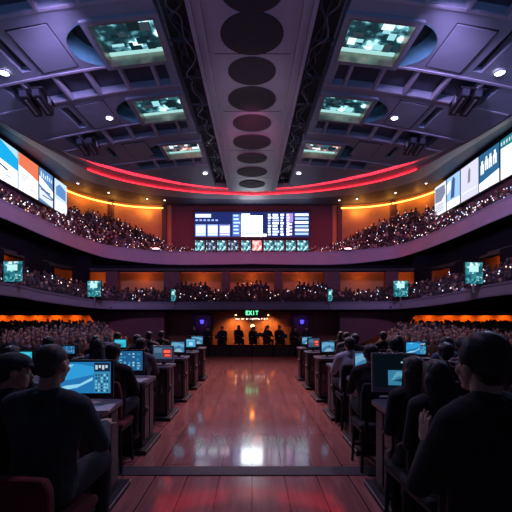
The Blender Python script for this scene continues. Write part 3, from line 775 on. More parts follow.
def person(name, label, loc, yaw, J, skin=M_SKIN, top=M_COAT, trousers=M_TROU, hairm=M_HAIR, hair='short', voxel=.012, head_yaw=0., head_pitch=0., group=None, topname='jacket', extras=None, kh=1.0, cat='person'):
    """J: joints in local space, facing +Y, origin on the floor"""
    t = empty(name, loc, yaw, label, cat, group)
    g = lambda k: Vector(J[k])
    Rh = Euler((head_pitch, 0, head_yaw)).to_matrix(); C = g('head')
    hp = lambda x, y, z: C+Rh @ Vector((x, y, z))
    b = MB(); m = skin
    # head
    b.ell(hp(0, -.014, .03), (.074, .092, .084), m, Rh, 20, 14); b.ell(hp(0, .028, -.03), (.060, .066, .086), m, Rh, 20, 14)
    b.ell(hp(0, .062, -.094), (.030, .028, .022), m, Rh); b.cone(hp(0, .088, .008), hp(0, .108, -.034), .010, .0145, m)
    b.ell(hp(0, .078, .016), (.048, .018, .013), m, Rh); b.ell(hp(0, .086, -.066), (.024, .014, .010), m, Rh)
    for s in (-1, 1):
        b.ell(hp(s*.078, -.004, -.018), (.011, .021, .033), m, Rh); b.ell(hp(s*.040, .062, -.03), (.022, .022, .02), m, Rh)
    b.cone(g('neck')+Vector((0, 0, -.02)), hp(0, -.018, -.05), .060, .055, m, 12)
    # trunk
    tr = []
    pe, ch, nk = g('pelvis'), g('chest'), g('neck')
    wa = pe.lerp(ch, .45)
    ax = (g('sh_r')-g('sh_l')).normalized()
    trunk = [(pe-ax*.07, wa-ax*.055, .115, .105), (pe+ax*.07, wa+ax*.055, .115, .105), (wa-ax*.055, ch-ax*.075, .105, .115), (wa+ax*.055, ch+ax*.075, .105, .115),
             (ch-ax*.075, g('sh_l').lerp(nk, .35), .115, .065), (ch+ax*.075, g('sh_r').lerp(nk, .35), .115, .065), (g('sh_l'), nk, .062, .058), (g('sh_r'), nk, .062, .058)]
    arms = []; legs = []
    for s in ('l', 'r'):
        arms += [(g('sh_'+s), g('el_'+s), .060, .043), (g('el_'+s), g('wr_'+s), .042, .028)]
        legs += [(g('hip_'+s), g('kn_'+s), .092, .060), (g('kn_'+s), g('an_'+s), .058, .040)]
    for (a, c, r0, r1) in trunk+arms+legs: b.cone(a, c, r0*.93, r1*.93, m, 12)
    for s in ('l', 'r'):
        hd = J.get('hd_'+s) or (g('wr_'+s)-g('el_'+s)); hn = J.get('hn_'+s) or (0, 0, -1)
        hand(b, g('wr_'+s), hd, hn, m, 1 if s == 'r' else -1, J.get('curl_'+s, .45), k=kh)
        b.cone(g('an_'+s)+Vector((0, -.02, -.05)), g('to_'+s), .035, .03, m)
    body = remesh_obj(b, 'body', voxel, t, 2)
    # eyes
    for s in (-1, 1):
        e = MB(); e.ell(hp(s*.031, .079, .0), (.0135, .0135, .0115), M_EYE, Rh); e.ell(hp(s*.031, .0905, .0), (.006, .003, .006), M_BLACK, Rh); e.build('eye', t, smooth=True)
    # clothes
    b = MB()
    for (a, c, r0, r1) in trunk+arms: b.cone(a, c, r0+.012, r1+.012, top, 12)
    b.cone(pe+Vector((0, 0, .04)), pe+Vector((0, 0, -.06)), .15, .155, top, 14) if J.get('stand') else None
    if topname in ('jacket', 'coat'):           # collar
        for k in range(10):
            an = PI*.15+k*PI*1.7/9+PI*.5
            q = nk+Vector((math.cos(an)*.066, math.sin(an)*.066-.005, .012)); b.ell(q, (.022, .022, .026), top)
        for k in range(6):                        # folds
            q = wa.lerp(ch, k/5.); b.cone(q-ax*.1+Vector((0, -.1, 0)), q+ax*.06+Vector((0, -.115, -.03)), .012, .012, top)
    b_ = remesh_obj(b, topname, max(voxel, .011), t, 3)
    b = MB()
    for (a, c, r0, r1) in legs: b.cone(a, c, r0+.012, r1+.016, trousers, 12)
    b.cone(pe-ax*.06, pe+ax*.06, .125, .125, trousers, 12)
    remesh_obj(b, 'trousers', max(voxel, .014), t, 2)
    for s in ('l', 'r'):
        b = MB(); a = g('an_'+s); q = g('to_'+s)
        b.cone(a+Vector((0, -.03, -.045)), q, .046, .040, M_SHOE); b.cone(a, a+Vector((0, -.01, -.04)), .046, .05, M_SHOE)
        o = remesh_obj(b, 'shoe', .012, t, 2)
    # hair
    b = MB()
    if hair == 'cropped':
        b.ell(hp(0, -.020, .036), (.079, .095, .083), hairm, Rh, 20, 14); b.ell(hp(0, -.055, -.01), (.070, .055, .07), hairm, Rh)
    else:
        b.ell(hp(0, -.018, .046), (.086, .104, .086), hairm, Rh, 20, 14); b.ell(hp(0, -.05, -.005), (.080, .068, .085), hairm, Rh)
        b.ell(hp(.02, .045, .085), (.058, .045, .032), hairm, Rh); b.ell(hp(-.03, .04, .08), (.045, .045, .03), hairm, Rh)
        for s in (-1, 1): b.ell(hp(s*.072, -.006, .02), (.018, .045, .05), hairm, Rh)
    if hair == 'long':
        b.ell(hp(0, -.03, .015), (.092, .100, .112), hairm, Rh, 20, 14); b.ell(hp(0, -.05, -.06), (.090, .075, .11), hairm, Rh, 16, 12)
        for s in (-1, 0, 1):
            b.cone(hp(s*.05, -.055, -.02), g('neck')+Vector((s*.075, -.085, -.05)), .062, .050, hairm)
            b.cone(g('neck')+Vector((s*.075, -.085, -.05)), g('neck')+Vector((s*.085, -.12, -.24)), .050, .022, hairm)
        for s in (-1, 1): b.cone(hp(s*.076, .0, .02), g('neck')+Vector((s*.09, .015, -.06)), .022, .03, hairm)
    remesh_obj(b, 'hair', .009, t, 2, .004)
    if extras: extras(t, hp, Rh, g)
    return t
def seated(seat=.62, lean=.04, arms='desk', w=1.0, pel=None):
    p = seat+.115
    J = dict(pelvis=(0, 0, p), chest=(0, lean, p+.34), neck=(0, lean+.01, p+.50), head=(0, lean+.05, p+.655))
    for s, sx in (('l', -1), ('r', 1)):
        J['sh_'+s] = (sx*.175*w, lean, p+.445); J['hip_'+s] = (sx*.085, 0, p-.02); J['kn_'+s] = (sx*.12, .42, p+.0); J['an_'+s] = (sx*.12, .40, p-.40); J['to_'+s] = (sx*.13, .54, p-.465)
        if arms == 'desk': J['el_'+s] = (sx*.23*w, lean+.13, p+.20); J['wr_'+s] = (sx*.15, lean+.38, p+.235)
        else: J['el_'+s] = (sx*.23*w, lean+.02, p+.17); J['wr_'+s] = (sx*.12, lean+.24, p+.10)
    return J
def perch(J):
    for s, sx in (('l', -1), ('r', 1)): J['kn_'+s] = (sx*.10, .26, .40); J['an_'+s] = (sx*.10, .16, .09); J['to_'+s] = (sx*.11, .29, .04)
    return J
# chairs
def make_chair(red=True, seat=.62, bh=.42):
    t = empty('desk_chair', (0, 0, 0))
    fab = M_REDFAB if red else M_COAT
    b = MB(); b.box(-.22, .22, -.2, .24, seat-.07, seat, fab); b.build('seat', t, bevel=.03)
    b = MB(); n = 12; rows = []
    for k in range(n+1):
        u = k/n; z = seat+.06+u*bh; hw = .225*(1-.25*max(0, u-.6)**2*4)
        rows.append((hw, z))
    v = [];
    prof = [(-a, z) for a, z in rows]+[(a, z) for a, z in rows[::-1]]
    b.prism(prof, 'y', -.27, -.205, fab); b.build('backrest', t, bevel=.02)
    b = MB(); b.box(-.2, .2, -.19, .22, seat-.1, seat-.07, M_BLACK); b.build('seat_frame', t)
    for x in (-.16, .16):
        b = MB(); b.box(x-.02, x+.02, -.25, -.22, seat-.08, seat+.12, M_BLACK); b.build('back_support', t)
    for x in (-.18, .18):
        for y in (-.17, .2):
            b = MB(); b.tube([(x, y, seat-.08), (x*1.1, y*1.1, 0)], .018, M_BLACK); b.build('leg', t)
    b = MB(); b.box(-.19, .19, .19, .22, .20, .23, M_BLACK); b.build('footrest', t)
    return t
chair_red = None
used = {'c': False}
def chair_at(x, y, rz, label, red=True, seat=.62, bh=.42):
    t = make_chair(red, seat, bh); t.location = (x, y, 0); t.rotation_euler = (0, 0, rz); tag(t, label, 'chair', 'chairs at the desks')
    return t

# ------------------------------------------------------------------ desks and monitors
TOP = .93
def make_desk(sg, w=1.15):
    """origin on the floor at the aisle end; extends outwards along sg"""
    t = empty('console_desk', (0, 0, 0))
    b = MB()
    pts = [(sg*w, -.36), (sg*w, .34)]+[(sg*(.10-.12*math.sin(a)), .24+.10*math.cos(a)) for a in [k*PI/12 for k in range(0, 7)]]+[(sg*(.10-.12*math.cos(a)), -.26-.10*math.sin(a)) for a in [k*PI/12 for k in range(0, 7)]]
    b.prism(pts, 'z', TOP-.045, TOP, M_DTOP); b.build('worktop', t, bevel=.008)
    b = MB(); b.box(sg*.03, sg*.46, -.27, .27, .06, TOP-.045, M_DESK); b.build('pedestal', t, bevel=.012)
    b = MB(); b.box(sg*.012, sg*.03, -.22, -.02, .14, .52, M_DESKP); b.box(sg*.012, sg*.03, -.22, -.02, .56, .84, M_DESKP); b.box(sg*.012, sg*.03, .03, .22, .14, .84, M_DESKP); b.build('side_panel', t, bevel=.006)
    o = MB(); o.box(sg*.08, sg*.42, -.29, -.27, .12, .80, M_DESKP); dr = o.build('door', t, bevel=.006)
    o = MB(); o.tube([(sg*.12, -.315, .46), (sg*.12, -.315, .58)], .01, M_STEEL); o.build('handle', dr)
    b = MB(); b.box(-sg*.05, sg*.5, -.40, .42, 0, .06, M_BLACK); b.box(-sg*.054, -sg*.046, -.40, .42, .045, .06, M_STEEL); b.build('base_plate', t, bevel=.006)
    b = MB(); b.box(sg*.46, sg*w, .2, .23, .25, TOP-.05, M_DESK); b.build('modesty_panel', t)
    b = MB(); b.box(sg*(w-.05), sg*w, -.27, .27, 0, TOP-.045, M_DESK); b.build('end_panel', t)
    b = MB(); b.box(-sg*.03, sg*.012, -.33, -.27, .50, .56, M_DESKP); b.ell((-sg*.03, -.30, .58), (.035, .05, .045), M_DESKP); b.build('armrest', t, smooth=False)
    return t
def make_monitor(w, h, painter, frame=M_PLASTIC, q=0., rim=.022):
    t = empty('monitor', (0, 0, 0))
    b = MB(); b.box(-w/2-rim, w/2+rim, .0, .045, .06+q, .06+q+h+.075, frame); b.box(-w*.3, w*.3, .045, .075, .12+q, .06+q+h*.8, M_PLASTIC); hs = b.build('housing', t, bevel=.008)
    b = MB()
    def poly(pts, col, s=1., lay=0): b.face([((u-.5)*w, -.002-.0012*lay, .115+q+v*h) for u, v in pts], em(col, s))
    painter(poly); b.build('screen', t)
    b = MB(); b.box(-.035, .035, .03, .06, .01, .12+q, M_PLASTIC); b.build('stand_neck', t)
    b = MB(); b.prism([(.15*math.cos(a), .04+.10*math.sin(a)) for a in [k*PI/12 for k in range(24)]], 'z', 0, .014, M_SILVER); b.build('stand_base', t)
    b = MB(); b.ell((0, -.002, .087+q), (.03, .003, .007), M_SILVER); b.build('badge', t)
    return t
B1 = (.02, .22, .55); B2 = (.03, .36, .75); BW = (.30, .72, .95)
def m_map(p):
    rect(p, 0, 1, 0, 1, B1, .8, 0); p([(0, .35), (.3, .45), (.7, .6), (.7, .85), (.4, .95), (0, .9)], B2, .9, 1)
    p([(0, .12), (.2, .25), (.45, .30), (.68, .52), (.68, .42), (.4, .18), (.2, .12)], BW, .9, 2); p([(.05, .9), (.35, .93), (.3, .84)], BW, .8, 2)
    rect(p, .71, .99, .70, .98, (.01, .02, .05), 1., 2)
    for k in range(4): rect(p, .73+.06*k, .77+.06*k, .76+.05*(k % 2), .90, (.55, .7, .8), .9, 3)
    rect(p, .71, .99, .02, .68, (.05, .30, .52), .8, 2)
    q = random.Random(2)
    for r in range(6):
        for k in range(5): rect(p, .73+.05*k, .745+.05*k+q.uniform(.005, .02), .05+.10*r, .11+.10*r, BW if q.random() < .6 else (.01, .05, .15), .8, 3)
def m_grid(p):
    rect(p, 0, 1, 0, 1, (.02, .13, .32), .8, 0); q = random.Random(5)
    for r in range(6):
        for k in range(7):
            if q.random() < .6: rect(p, .05+.13*k, .05+.13*k+q.uniform(.04, .11), .06+.15*r, .06+.15*r+q.uniform(.05, .11), q.choice([BW, B2, (.2, .5, .7)]), .8, 1)
def m_red(p):
    rect(p, 0, 1, 0, 1, (.05, .12, .22), .7, 0); rect(p, .05, .45, .5, .9, (.12, .25, .38), .7, 1); rect(p, .5, .95, .12, .8, (.30, .03, .03), .8, 1)
    rect(p, .55, .9, .5, .72, (1., .12, .08), 1.2, 2); rect(p, .6, .9, .2, .38, (.9, .1, .07), 1.1, 2)
def m_plain(p):
    rect(p, 0, 1, 0, 1, (.08, .42, .75), .9, 0); rect(p, .3, .7, .2, .6, (.40, .75, .95), 1., 1); rect(p, .05, .95, .8, .92, (.2, .55, .8), .9, 1)
def m_cyan(p):
    rect(p, 0, 1, 0, 1, (.03, .50, .66), .9, 0); rect(p, .1, .9, .65, .85, (.1, .65, .8), .9, 1); p([(.2, .1), (.8, .1), (.6, .5), (.3, .4)], (.02, .36, .55), .8, 1)
def m_dark(p):
    rect(p, 0, 1, 0, 1, (.002, .004, .007), 1., 0); rect(p, .34, .92, .06, .52, (.05, .28, .48), .7, 1); p([(.4, .18), (.6, .34), (.85, .28), (.9, .45), (.55, .48)], (.15, .48, .68), .7, 2)
    p([(.45, .2), (.8, .14), (.75, .3)], (.01, .05, .1), 1., 3); rect(p, .66, .78, .74, .79, (.3, .6, .75), .8, 1)
def m_map2(p):
    rect(p, 0, 1, 0, 1, (.06, .25, .48), .8, 0); p([(0, .3), (.4, .6), (1, .5), (1, .8), (.3, .95), (0, .8)], (.18, .48, .72), .8, 1); p([(.2, 0), (.9, 0), (.7, .35), (.4, .3)], (.35, .62, .8), .7, 1)
    p([(.5, .4), (.7, .55), (.6, .7)], (.03, .1, .22), 1., 2)
PAINT = dict(map=m_map, grid=m_grid, red=m_red, plain=m_plain, cyan=m_cyan, dark=m_dark, map2=m_map2)
WHAT = dict(map='blue map', grid='blue chart grid', red='red figures', plain='plain light blue', cyan='cyan', dark='mostly black', map2='pale blue map')

ROWY = [3.62, 5.3, 6.95, 8.45, 9.9, 11.3]
ROWN = ['first', 'second', 'third', 'fourth', 'fifth', 'sixth']
desk0 = {-1: None, 1: None}
LX = [1.34, 1.42, 1.46, 1.44, 1.43, 1.40]; RX = [1.24, 1.40, 1.42, 1.42, 1.40, 1.38]
for sg, side, XS in ((-1, 'left', LX), (1, 'right', RX)):
    proto = make_desk(sg)
    for i, y in enumerate(ROWY):
        for k in range(3 if i < 3 else 2):
            first = (i == 0 and k == 0)
            o = proto if first else copy_tree(proto)
            o.location = (sg*(XS[i]+k*1.30), y, 0)
            lab = ('dark wooden console desk at the %s edge of the aisle, %s row from the camera' % (side, ROWN[i])) if k == 0 else ('dark wooden console desk %s from the aisle, %s row of the %s block' % (['', 'second', 'third'][k], ROWN[i], side))
            tag(o, lab, 'desk', 'console desks in rows beside the aisle')
def monitor(x, y, w, h, kind, label, yaw=0, frame=M_PLASTIC, z=TOP, pitch=0):
    t = make_monitor(w, h, PAINT[kind], frame, z-TOP); t.location = (x, y, TOP); t.rotation_euler = (R(pitch), 0, R(yaw)); tag(t, label, 'monitor', 'monitors on the desks')
    return t
monitor(-1.63, 3.66, .53, .30, 'map', 'black monitor with a blue map beside the man in the dark green jacket', 2)
monitor(-1.76, 5.30, .46, .27, 'grid', 'monitor with blue chart grid behind the red chair, second desk row on the left', 4)
monitor(-1.62, 6.9, .36, .22, 'red', 'monitor with glowing red figures on a left desk beside the aisle', -8, M_SILVER)
monitor(-1.64, 8.4, .34, .22, 'map2', 'dark blue monitor on the fourth left desk from the camera', -25)
monitor(-1.60, 9.95, .24, .20, 'plain', 'bright pale blue monitor on the fifth left desk from the camera', 0)
monitor(-1.62, 11.2, .34, .22, 'map2', 'faint blue monitor on the farthest left desk', -10)
monitor(-3.23, 5.32, .30, .13, 'cyan', 'small cyan monitor far left, seen past the man with the cap', 0, z=TOP+.13)
monitor(-3.35, 6.95, .22, .14, 'grid', 'small blue monitor left of centre in the third left row', 0, z=TOP+.09)
monitor(-2.93, 8.45, .26, .17, 'cyan', 'cyan monitor in the fourth left row, second desk from the aisle', 0, z=TOP+.1)
monitor(1.50, 3.98, .42, .34, 'dark', 'pale framed monitor with mostly black screen, right side in front of the woman', -6, M_SILVER, pitch=-6)
monitor(1.62, 5.42, .28, .23, 'map2', 'grey framed monitor with pale blue map, second right desk', -8, M_SILVER, pitch=-8)
monitor(1.70, 8.5, .34, .22, 'map2', 'dark blue monitor on the fourth right desk from the camera', 25)
monitor(1.62, 9.95, .32, .22, 'red', 'monitor with glowing red figures on a far right desk beside the aisle', 20)
monitor(1.62, 11.2, .3, .2, 'map2', 'faint blue monitor on the farthest right desk', 15)
monitor(3.00, 6.95, .36, .22, 'map', 'blue monitor behind the long haired woman, right third row, second desk', 0, z=TOP+.08)
monitor(3.05, 5.35, .30, .2, 'grid', 'blue monitor in the second right row, second desk from the aisle', 0)
# papers and keyboards
for (x, y, rz, lab) in ((-1.40, 3.50, .15, 'stack of white papers on the rounded corner of the nearest left desk'), (1.46, 3.60, -.2, 'stack of white papers on the nearest right desk'), (1.5, 5.15, .1, 'stack of white papers on the second right desk'), (-1.55, 5.1, -.1, 'stack of white papers on the second left desk')):
    b = MB()
    for k in range(5): b.box(-.105+.004*(k % 3), .105+.004*(k % 2), -.145, .145-.005*(k % 2), .003*k, .003*k+.0028, M_PAPER)
    tag(b.build('paper_stack', loc=(x, y, TOP+.001), rot=(0, 0, rz)), lab, 'papers', 'paper stacks on desks')
def keyboard(x, y, lab):
    t = empty('keyboard', (x, y, TOP+.001), 0, lab, 'keyboard', 'keyboards on the desks')
    b = MB(); b.box(-.2, .2, -.065, .065, 0, .018, M_PLASTIC); b.build('case', t, bevel=.004)
    b = MB()
    for r in range(4):
        for k in range(13): b.box(-.185+.029*k, -.185+.029*k+.023, -.055+.028*r, -.055+.028*r+.022, .018, .025, M_DARKPAN)
    b.build('keys', t)
keyboard(-1.68, 3.42, 'black keyboard in front of the blue map monitor on the nearest left desk')

# ---- near people
def cap_extra(t, hp, Rh, g):
    b = MB(); m = M_COAT2
    b.ell(hp(0, -.012, .075), (.092, .112, .062), m, Rh, 20, 14); b.ell(hp(0, .09, .052), (.07, .06, .010), m, Rh)
    remesh_obj(b, 'cap', .008, t, 2)
def glasses_extra(t, hp, Rh, g):
    b = MB()
    for s in (-1, 1):
        b.tube([hp(s*.031+.024*math.cos(a), .103, .0+.018*math.sin(a)) for a in [k*PI/10 for k in range(21)]], .0025, M_STEEL, 6)
        b.tube([hp(s*.056, .102, .006), hp(s*.080, .05, .006), hp(s*.082, -.01, .004)], .0028, M_STEEL, 6)
    b.tube([hp(-.008, .106, .003), hp(.008, .106, .003)], .0025, M_STEEL, 6)
    b.build('glasses', t, smooth=True)
# man A, left, seen from behind
J = seated(.70, .03, 'desk', 1.12); J['head'] = (.015, .07, J['head'][2]+.025)
person('person', 'man with cropped hair in a dark green jacket seen from behind, bottom left', (-1.17, 2.13, 0), R(-6), J, top=M_COAT2, hairm=M_HAIR2, hair='cropped', voxel=.009, head_yaw=R(-4), head_pitch=R(-4))
chair_at(-1.17, 2.1, R(-6), 'dark red chair under the man in the dark green jacket, bottom left', True, .70, .22)
J = seated(.62, .05, 'desk', 1.0)
person('person', 'man wearing a flat cap in profile at the far left edge', (-1.70, 2.55, 0), R(-35), J, top=M_COAT, hair='cropped', voxel=.009, head_yaw=R(-25), head_pitch=R(-6), extras=cap_extra)
chair_at(-1.72, 2.5, R(-35), 'dark red chair under the man with the flat cap, far left edge', True, .62)
b_ = None
# man G, right, standing with glasses and raised hand
J = dict(stand=True, pelvis=(0, 0, .90), chest=(0, .02, 1.24), neck=(0, .02, 1.42), head=(0, .055, 1.575))
for s, sx in (('l', -1), ('r', 1)):
    J['sh_'+s] = (sx*.19, .01, 1.36); J['hip_'+s] = (sx*.09, 0, .88); J['kn_'+s] = (sx*.10, .03, .47); J['an_'+s] = (sx*.11, -.01, .085); J['to_'+s] = (sx*.13, .13, .035)
J['el_l'] = (-.20, .17, 1.07); J['wr_l'] = (.01, .34, 1.15); J['hd_l'] = (.05, .22, 1.); J['hn_l'] = (.9, -.1, .0); J['curl_l'] = .28
J['el_r'] = (.26, .08, 1.09); J['wr_r'] = (.10, .30, 1.12); J['hd_r'] = (-.2, .3, .9); J['hn_r'] = (-.9, .1, .1); J['curl_r'] = .35
person('person', 'man with black hair and glasses in a black coat, standing large at the right edge', (.94, 1.48, 0), R(20), J, top=M_COAT, hairm=M_HAIR, voxel=.0055, head_yaw=R(-2), head_pitch=R(-3), extras=glasses_extra, topname='coat', kh=1.05)
# women E, F
J = perch(seated(.56, .03, 'lap', .92))
person('person', 'woman with long dark hair in black, seated between the standing man and the monitor', (1.37, 2.75, 0), R(5), J, top=M_COAT, hair='long', voxel=.011, topname='coat')
chair_at(1.37, 2.72, R(5), 'black chair under the woman nearest the standing man', False, .56)
J = perch(seated(.55, .04, 'lap', .95))
person('person', 'dark haired person in black seated in front of the pale framed black monitor', (1.37, 3.12, 0), R(3), J, top=M_COAT, hair='long', voxel=.011, topname='coat')
chair_at(1.37, 3.09, R(3), 'black chair in front of the pale framed black monitor', False, .55)

# ---- people at the desk rows: a few built, the rest copied
J1 = seated(.56, .06, 'desk'); J2 = seated(.58, .02, 'desk', 1.06); J3 = seated(.54, .10, 'desk', .95)
pr = {}
def desk_person(x, y, kind, top, label, yaw=0, z=0):
    if kind not in pr:
        Jx = {'a': J1, 'b': J2, 'c': J3}[kind]
        o = person('person', label, (0, 0, 0), 0, Jx, voxel=.014, hair={'a': 'short', 'b': 'short', 'c': 'long'}[kind], topname='shirt', top=M_COAT); pr[kind] = o
    else: o = copy_tree(pr[kind])
    o.location = (x, y, z); o.rotation_euler = (0, 0, R(yaw)); tag(o, label, 'person', 'people seated at the desks')
    for c in o.children:
        if c.name.startswith('shirt'):
            c.material_slots[0].link = 'OBJECT'; c.material_slots[0].material = top
    return o
DP = [(-1.68, 4.52, 'b', M_COAT, 'dark haired person in black, second left row, nearest the aisle'), (-1.84, 6.18, 'a', M_GREYC, 'person in grey at the third left desk, next to the aisle'),
      (1.45, 4.55, 'a', M_COAT, 'person in black before the grey framed map monitor, second right row'), (1.60, 6.15, 'b', M_WHITE, 'person in a pale shirt beside the aisle, right third row'),
      (-2.95, 4.5, 'c', M_COAT, 'long haired person in black, second left row, second seat'), (-2.55, 6.2, 'c', M_BLUEC, 'long haired person in blue, third left row, second seat'),
      (-3.35, 6.2, 'b', M_BLUEC, 'short haired person in blue, third left row, outermost seat'), (-4.05, 4.55, 'a', M_COAT, 'person in black, second left row, outermost seat'),
      (-2.35, 7.72, 'a', M_COAT, 'person in black, fourth left row, nearest the aisle'), (-3.2, 7.7, 'c', M_WINE, 'person in a wine jumper, fourth left row, outer seat'),
      (-2.5, 9.2, 'b', M_GREYC, 'person in grey, fifth left row, nearest the aisle'), (-3.3, 9.2, 'a', M_BLUEC, 'person in blue, fifth left row, outer seat'), (-2.55, 10.6, 'a', M_COAT, 'person in black, sixth left row'),
      (2.35, 4.55, 'b', M_COAT, 'short haired person in black, second right row, second seat'), (3.15, 4.6, 'c', M_WINE, 'long haired person in a wine jumper, second right row, outer seat'),
      (2.35, 6.2, 'a', M_COAT, 'person in black, third right row, second seat'), (3.2, 6.2, 'b', M_BLUEC, 'person in blue, third right row, outer seat'), (4.0, 6.25, 'a', M_GREYC, 'person in grey, third right row, outermost seat'),
      (2.1, 7.7, 'b', M_COAT, 'person in black, fourth right row, nearest the aisle'), (3.0, 7.7, 'c', M_GREYC, 'person in grey, fourth right row, outer seat'),
      (2.3, 9.2, 'a', M_GREYC, 'person in grey, fifth right row, nearest the aisle'), (3.2, 9.2, 'b', M_COAT, 'person in black, fifth right row, outer seat'), (2.5, 10.6, 'c', M_COAT, 'person in black, sixth right row')]
ch0 = {True: None, False: None}
for (x, y, k, tp, lab) in DP:
    desk_person(x, y, k, tp, lab, random.uniform(-6, 6))
    red = lab.startswith('dark haired person in black, second')
    st = {'a': .56, 'b': .58, 'c': .54}[k]
    if ch0[red] is None: c = make_chair(red, .56); ch0[red] = c
    else: c = copy_tree(ch0[red])
    c.location = (x, y-.03, st-.56); c.rotation_euler = (0, 0, 0)
    tag(c, ('dark red chair' if red else 'black chair')+' under the '+lab, 'chair', 'chairs at the desks')

# ---- silhouettes by the orange alcove
STG = [(-3.1, 'b', 'standing'), (-2.35, 'a', ''), (-1.55, 'a', ''), (-.75, 'b', ''), (.05, 'c', ''), (.8, 'a', ''), (1.45, 'b', ''), (2.2, 'c', ''), (2.85, 'a', '')]
OR9 = ['first', 'second', 'third', 'fourth', 'fifth', 'sixth', 'seventh', 'eighth', 'ninth']
for i, (x, k, _) in enumerate(STG):
    y = 20.2+random.uniform(-.4, .5)
    desk_person(x, y, k, M_COAT, 'dark silhouetted person seated before the orange alcove, %s from the left' % OR9[i], random.uniform(150, 210), z=-.02)
    c = copy_tree(ch0[False]); c.location = (x, y+.03, 0); c.rotation_euler = (0, 0, PI); tag(c, 'black chair before the orange alcove, %s from the left' % OR9[i], 'chair', 'chairs before the alcove')
for i, (px, side) in enumerate(((239.5, 'left'), (265.5, 'right'))):
    t = empty('microphone_stand', (X(px, 19.6), 19.6, 0), 0, 'thin upright dark stand before the orange alcove, %s one' % side, 'stand', 'upright stands before the alcove')
    b = MB(); b.tube([(0, 0, .02), (0, 0, 1.28)], .035, M_BLACK); b.build('pole', t)
    b = MB(); b.prism([(.18*math.cos(a), .18*math.sin(a)) for a in [k*PI/10 for k in range(20)]], 'z', 0, .03, M_BLACK); b.build('base', t)
    b = MB(); b.ell((0, -.03, 1.3), (.05, .06, .07), M_BLACK); b.build('microphone', t, smooth=True)

for i, x in enumerate((-1.7, .35, 1.6)):
    t = empty('music_stand', (x, 19.3, 0), random.uniform(-.3, .3), 'black music stand before the orange alcove, %s from the left' % OR9[i], 'stand', 'music stands before the alcove')
    hh = random.uniform(.82, 1.0)
    b = MB(); b.tube([(0, 0, .02), (0, 0, hh)], .022, M_BLACK); b.build('pole', t)
    b = MB(); b.box(-.18, .18, -.02, .0, 0, .20, M_BLACK); b.box(-.18, .18, -.06, .0, 0, .02, M_BLACK); b.build('desk_plate', t, loc=(0, 0, hh-.08), rot=(R(-20), 0, 0))
    for k in range(3):
        b = MB(); a = k*PI*2/3; b.tube([(0, 0, .15), (.22*math.cos(a), .22*math.sin(a), .01)], .012, M_BLACK); b.build('leg', t)

# ------------------------------------------------------------------ spectators
def spectator_mesh(top, skin, hairm, name):
    b = MB()
    b.cone((0, 0, .46), (0, .02, .72), .15, .13, top, 10); b.cone((-.06, .02, .72), (-.06, .02, .84), .12, .11, top, 10); b.cone((.06, .02, .72), (.06, .02, .84), .12, .11, top, 10)
    for s in (-1, 1):
        b.cone((s*.18, .02, .88), (s*.22, .10, .64), .06, .05, top); b.cone((s*.22, .10, .64), (s*.08, .30, .62), .05, .04, top)
        b.cone((s*.09, .02, .46), (s*.11, .40, .46), .09, .065, top); b.cone((s*.11, .40, .46), (s*.11, .38, .08), .06, .045, top)
        b.cone((s*.11, .36, .05), (s*.11, .50, .04), .045, .04, top)
    b.cone((0, .02, .86), (0, .04, 1.06), .06, .055, top)
    b.ell((0, .04, 1.10), (.078, .095, .118), top, None, 12, 8); b.cone((0, .13, 1.10), (0, .145, 1.07), .012, .014, top)
    o = remesh_obj(b, name, .028, None, 1)
    me = o.data; bpy.data.objects.remove(o)
    me.materials.clear()
    for m in (top, skin, hairm): me.materials.append(m)
    for p in me.polygons:
        c = p.center
        if c.z > .975:
            p.material_index = 2 if (c.z > 1.15 or (c.y < .02 and c.z > 1.03)) else 1
        elif abs(c.x) < .12 and c.y > .29 and .56 < c.z < .70: p.material_index = 1
    me.polygons.foreach_set('use_smooth', [True]*len(me.polygons))
    return me
CL = [('black', M_COAT), ('grey', M_GREYC), ('blue', M_BLUEC), ('wine red', M_WINE), ('pale', M_WHITE), ('brown', mat('brown_top', (.12, .07, .05), .85)), ('mauve', mat('mauve_top', (.30, .22, .32), .85))]
SPM = [(n, spectator_mesh(m, M_SKIN if i % 3 else M_SKIN2, M_HAIR if i % 2 else M_HAIR2, 'spectator')) for i, (n, m) in enumerate(CL)]
NUM = ['first', 'second', 'third', 'fourth', 'fifth', 'sixth', 'seventh', 'eighth', 'ninth', 'tenth', 'eleventh', 'twelfth', 'thirteenth', 'fourteenth', 'fifteenth', 'sixteenth', 'seventeenth', 'eighteenth', 'nineteenth', 'twentieth', 'twenty-first', 'twenty-second']
seats = []
rs = random.Random(21)
NR = 22
def row_y(r): return 11.9+.49*r
def row_z(r): return .06+.022*r
for sg, side in ((-1, 'left'), (1, 'right')):
    for r in range(NR):
        y = row_y(r); xin = 4.0+(y-12)*.47; xout = .69*y+.3; k = 0
        x = xin+.05+.22*(r % 2)
        while x < xout:
            seats.append((y, sg*(x+rs.uniform(-.05, .05)), y+rs.uniform(-.06, .06), row_z(r)+.1, side, r, k, sg)); k += 1; x += .40
seats.sort(key=lambda s: s[0]+abs(s[1])*.1)
indiv = seats[:300]; rest = seats[300:]
for (_, x, y, z, side, r, k, sg) in indiv:
    ci = rs.choices(range(len(CL)), [9, 3, 1.2, 1.2, 1, 2, 1.5])[0]; n, me = SPM[ci]
    o = bpy.data.objects.new('spectator', me); COL.objects.link(o); o.location = (x, y, z-.02); sc = rs.uniform(.93, 1.10)*.86
    o.rotation_euler = (0, 0, R(180)+sg*R(12)*-1+rs.uniform(-.3, .3)); o.scale = (.78, .78, sc)
    tag(o, 'spectator in %s, %s row of the %s floor stand, %s seat from the aisle' % (n, NUM[r], side, NUM[k]), 'spectator', 'spectators seated in the floor stands')
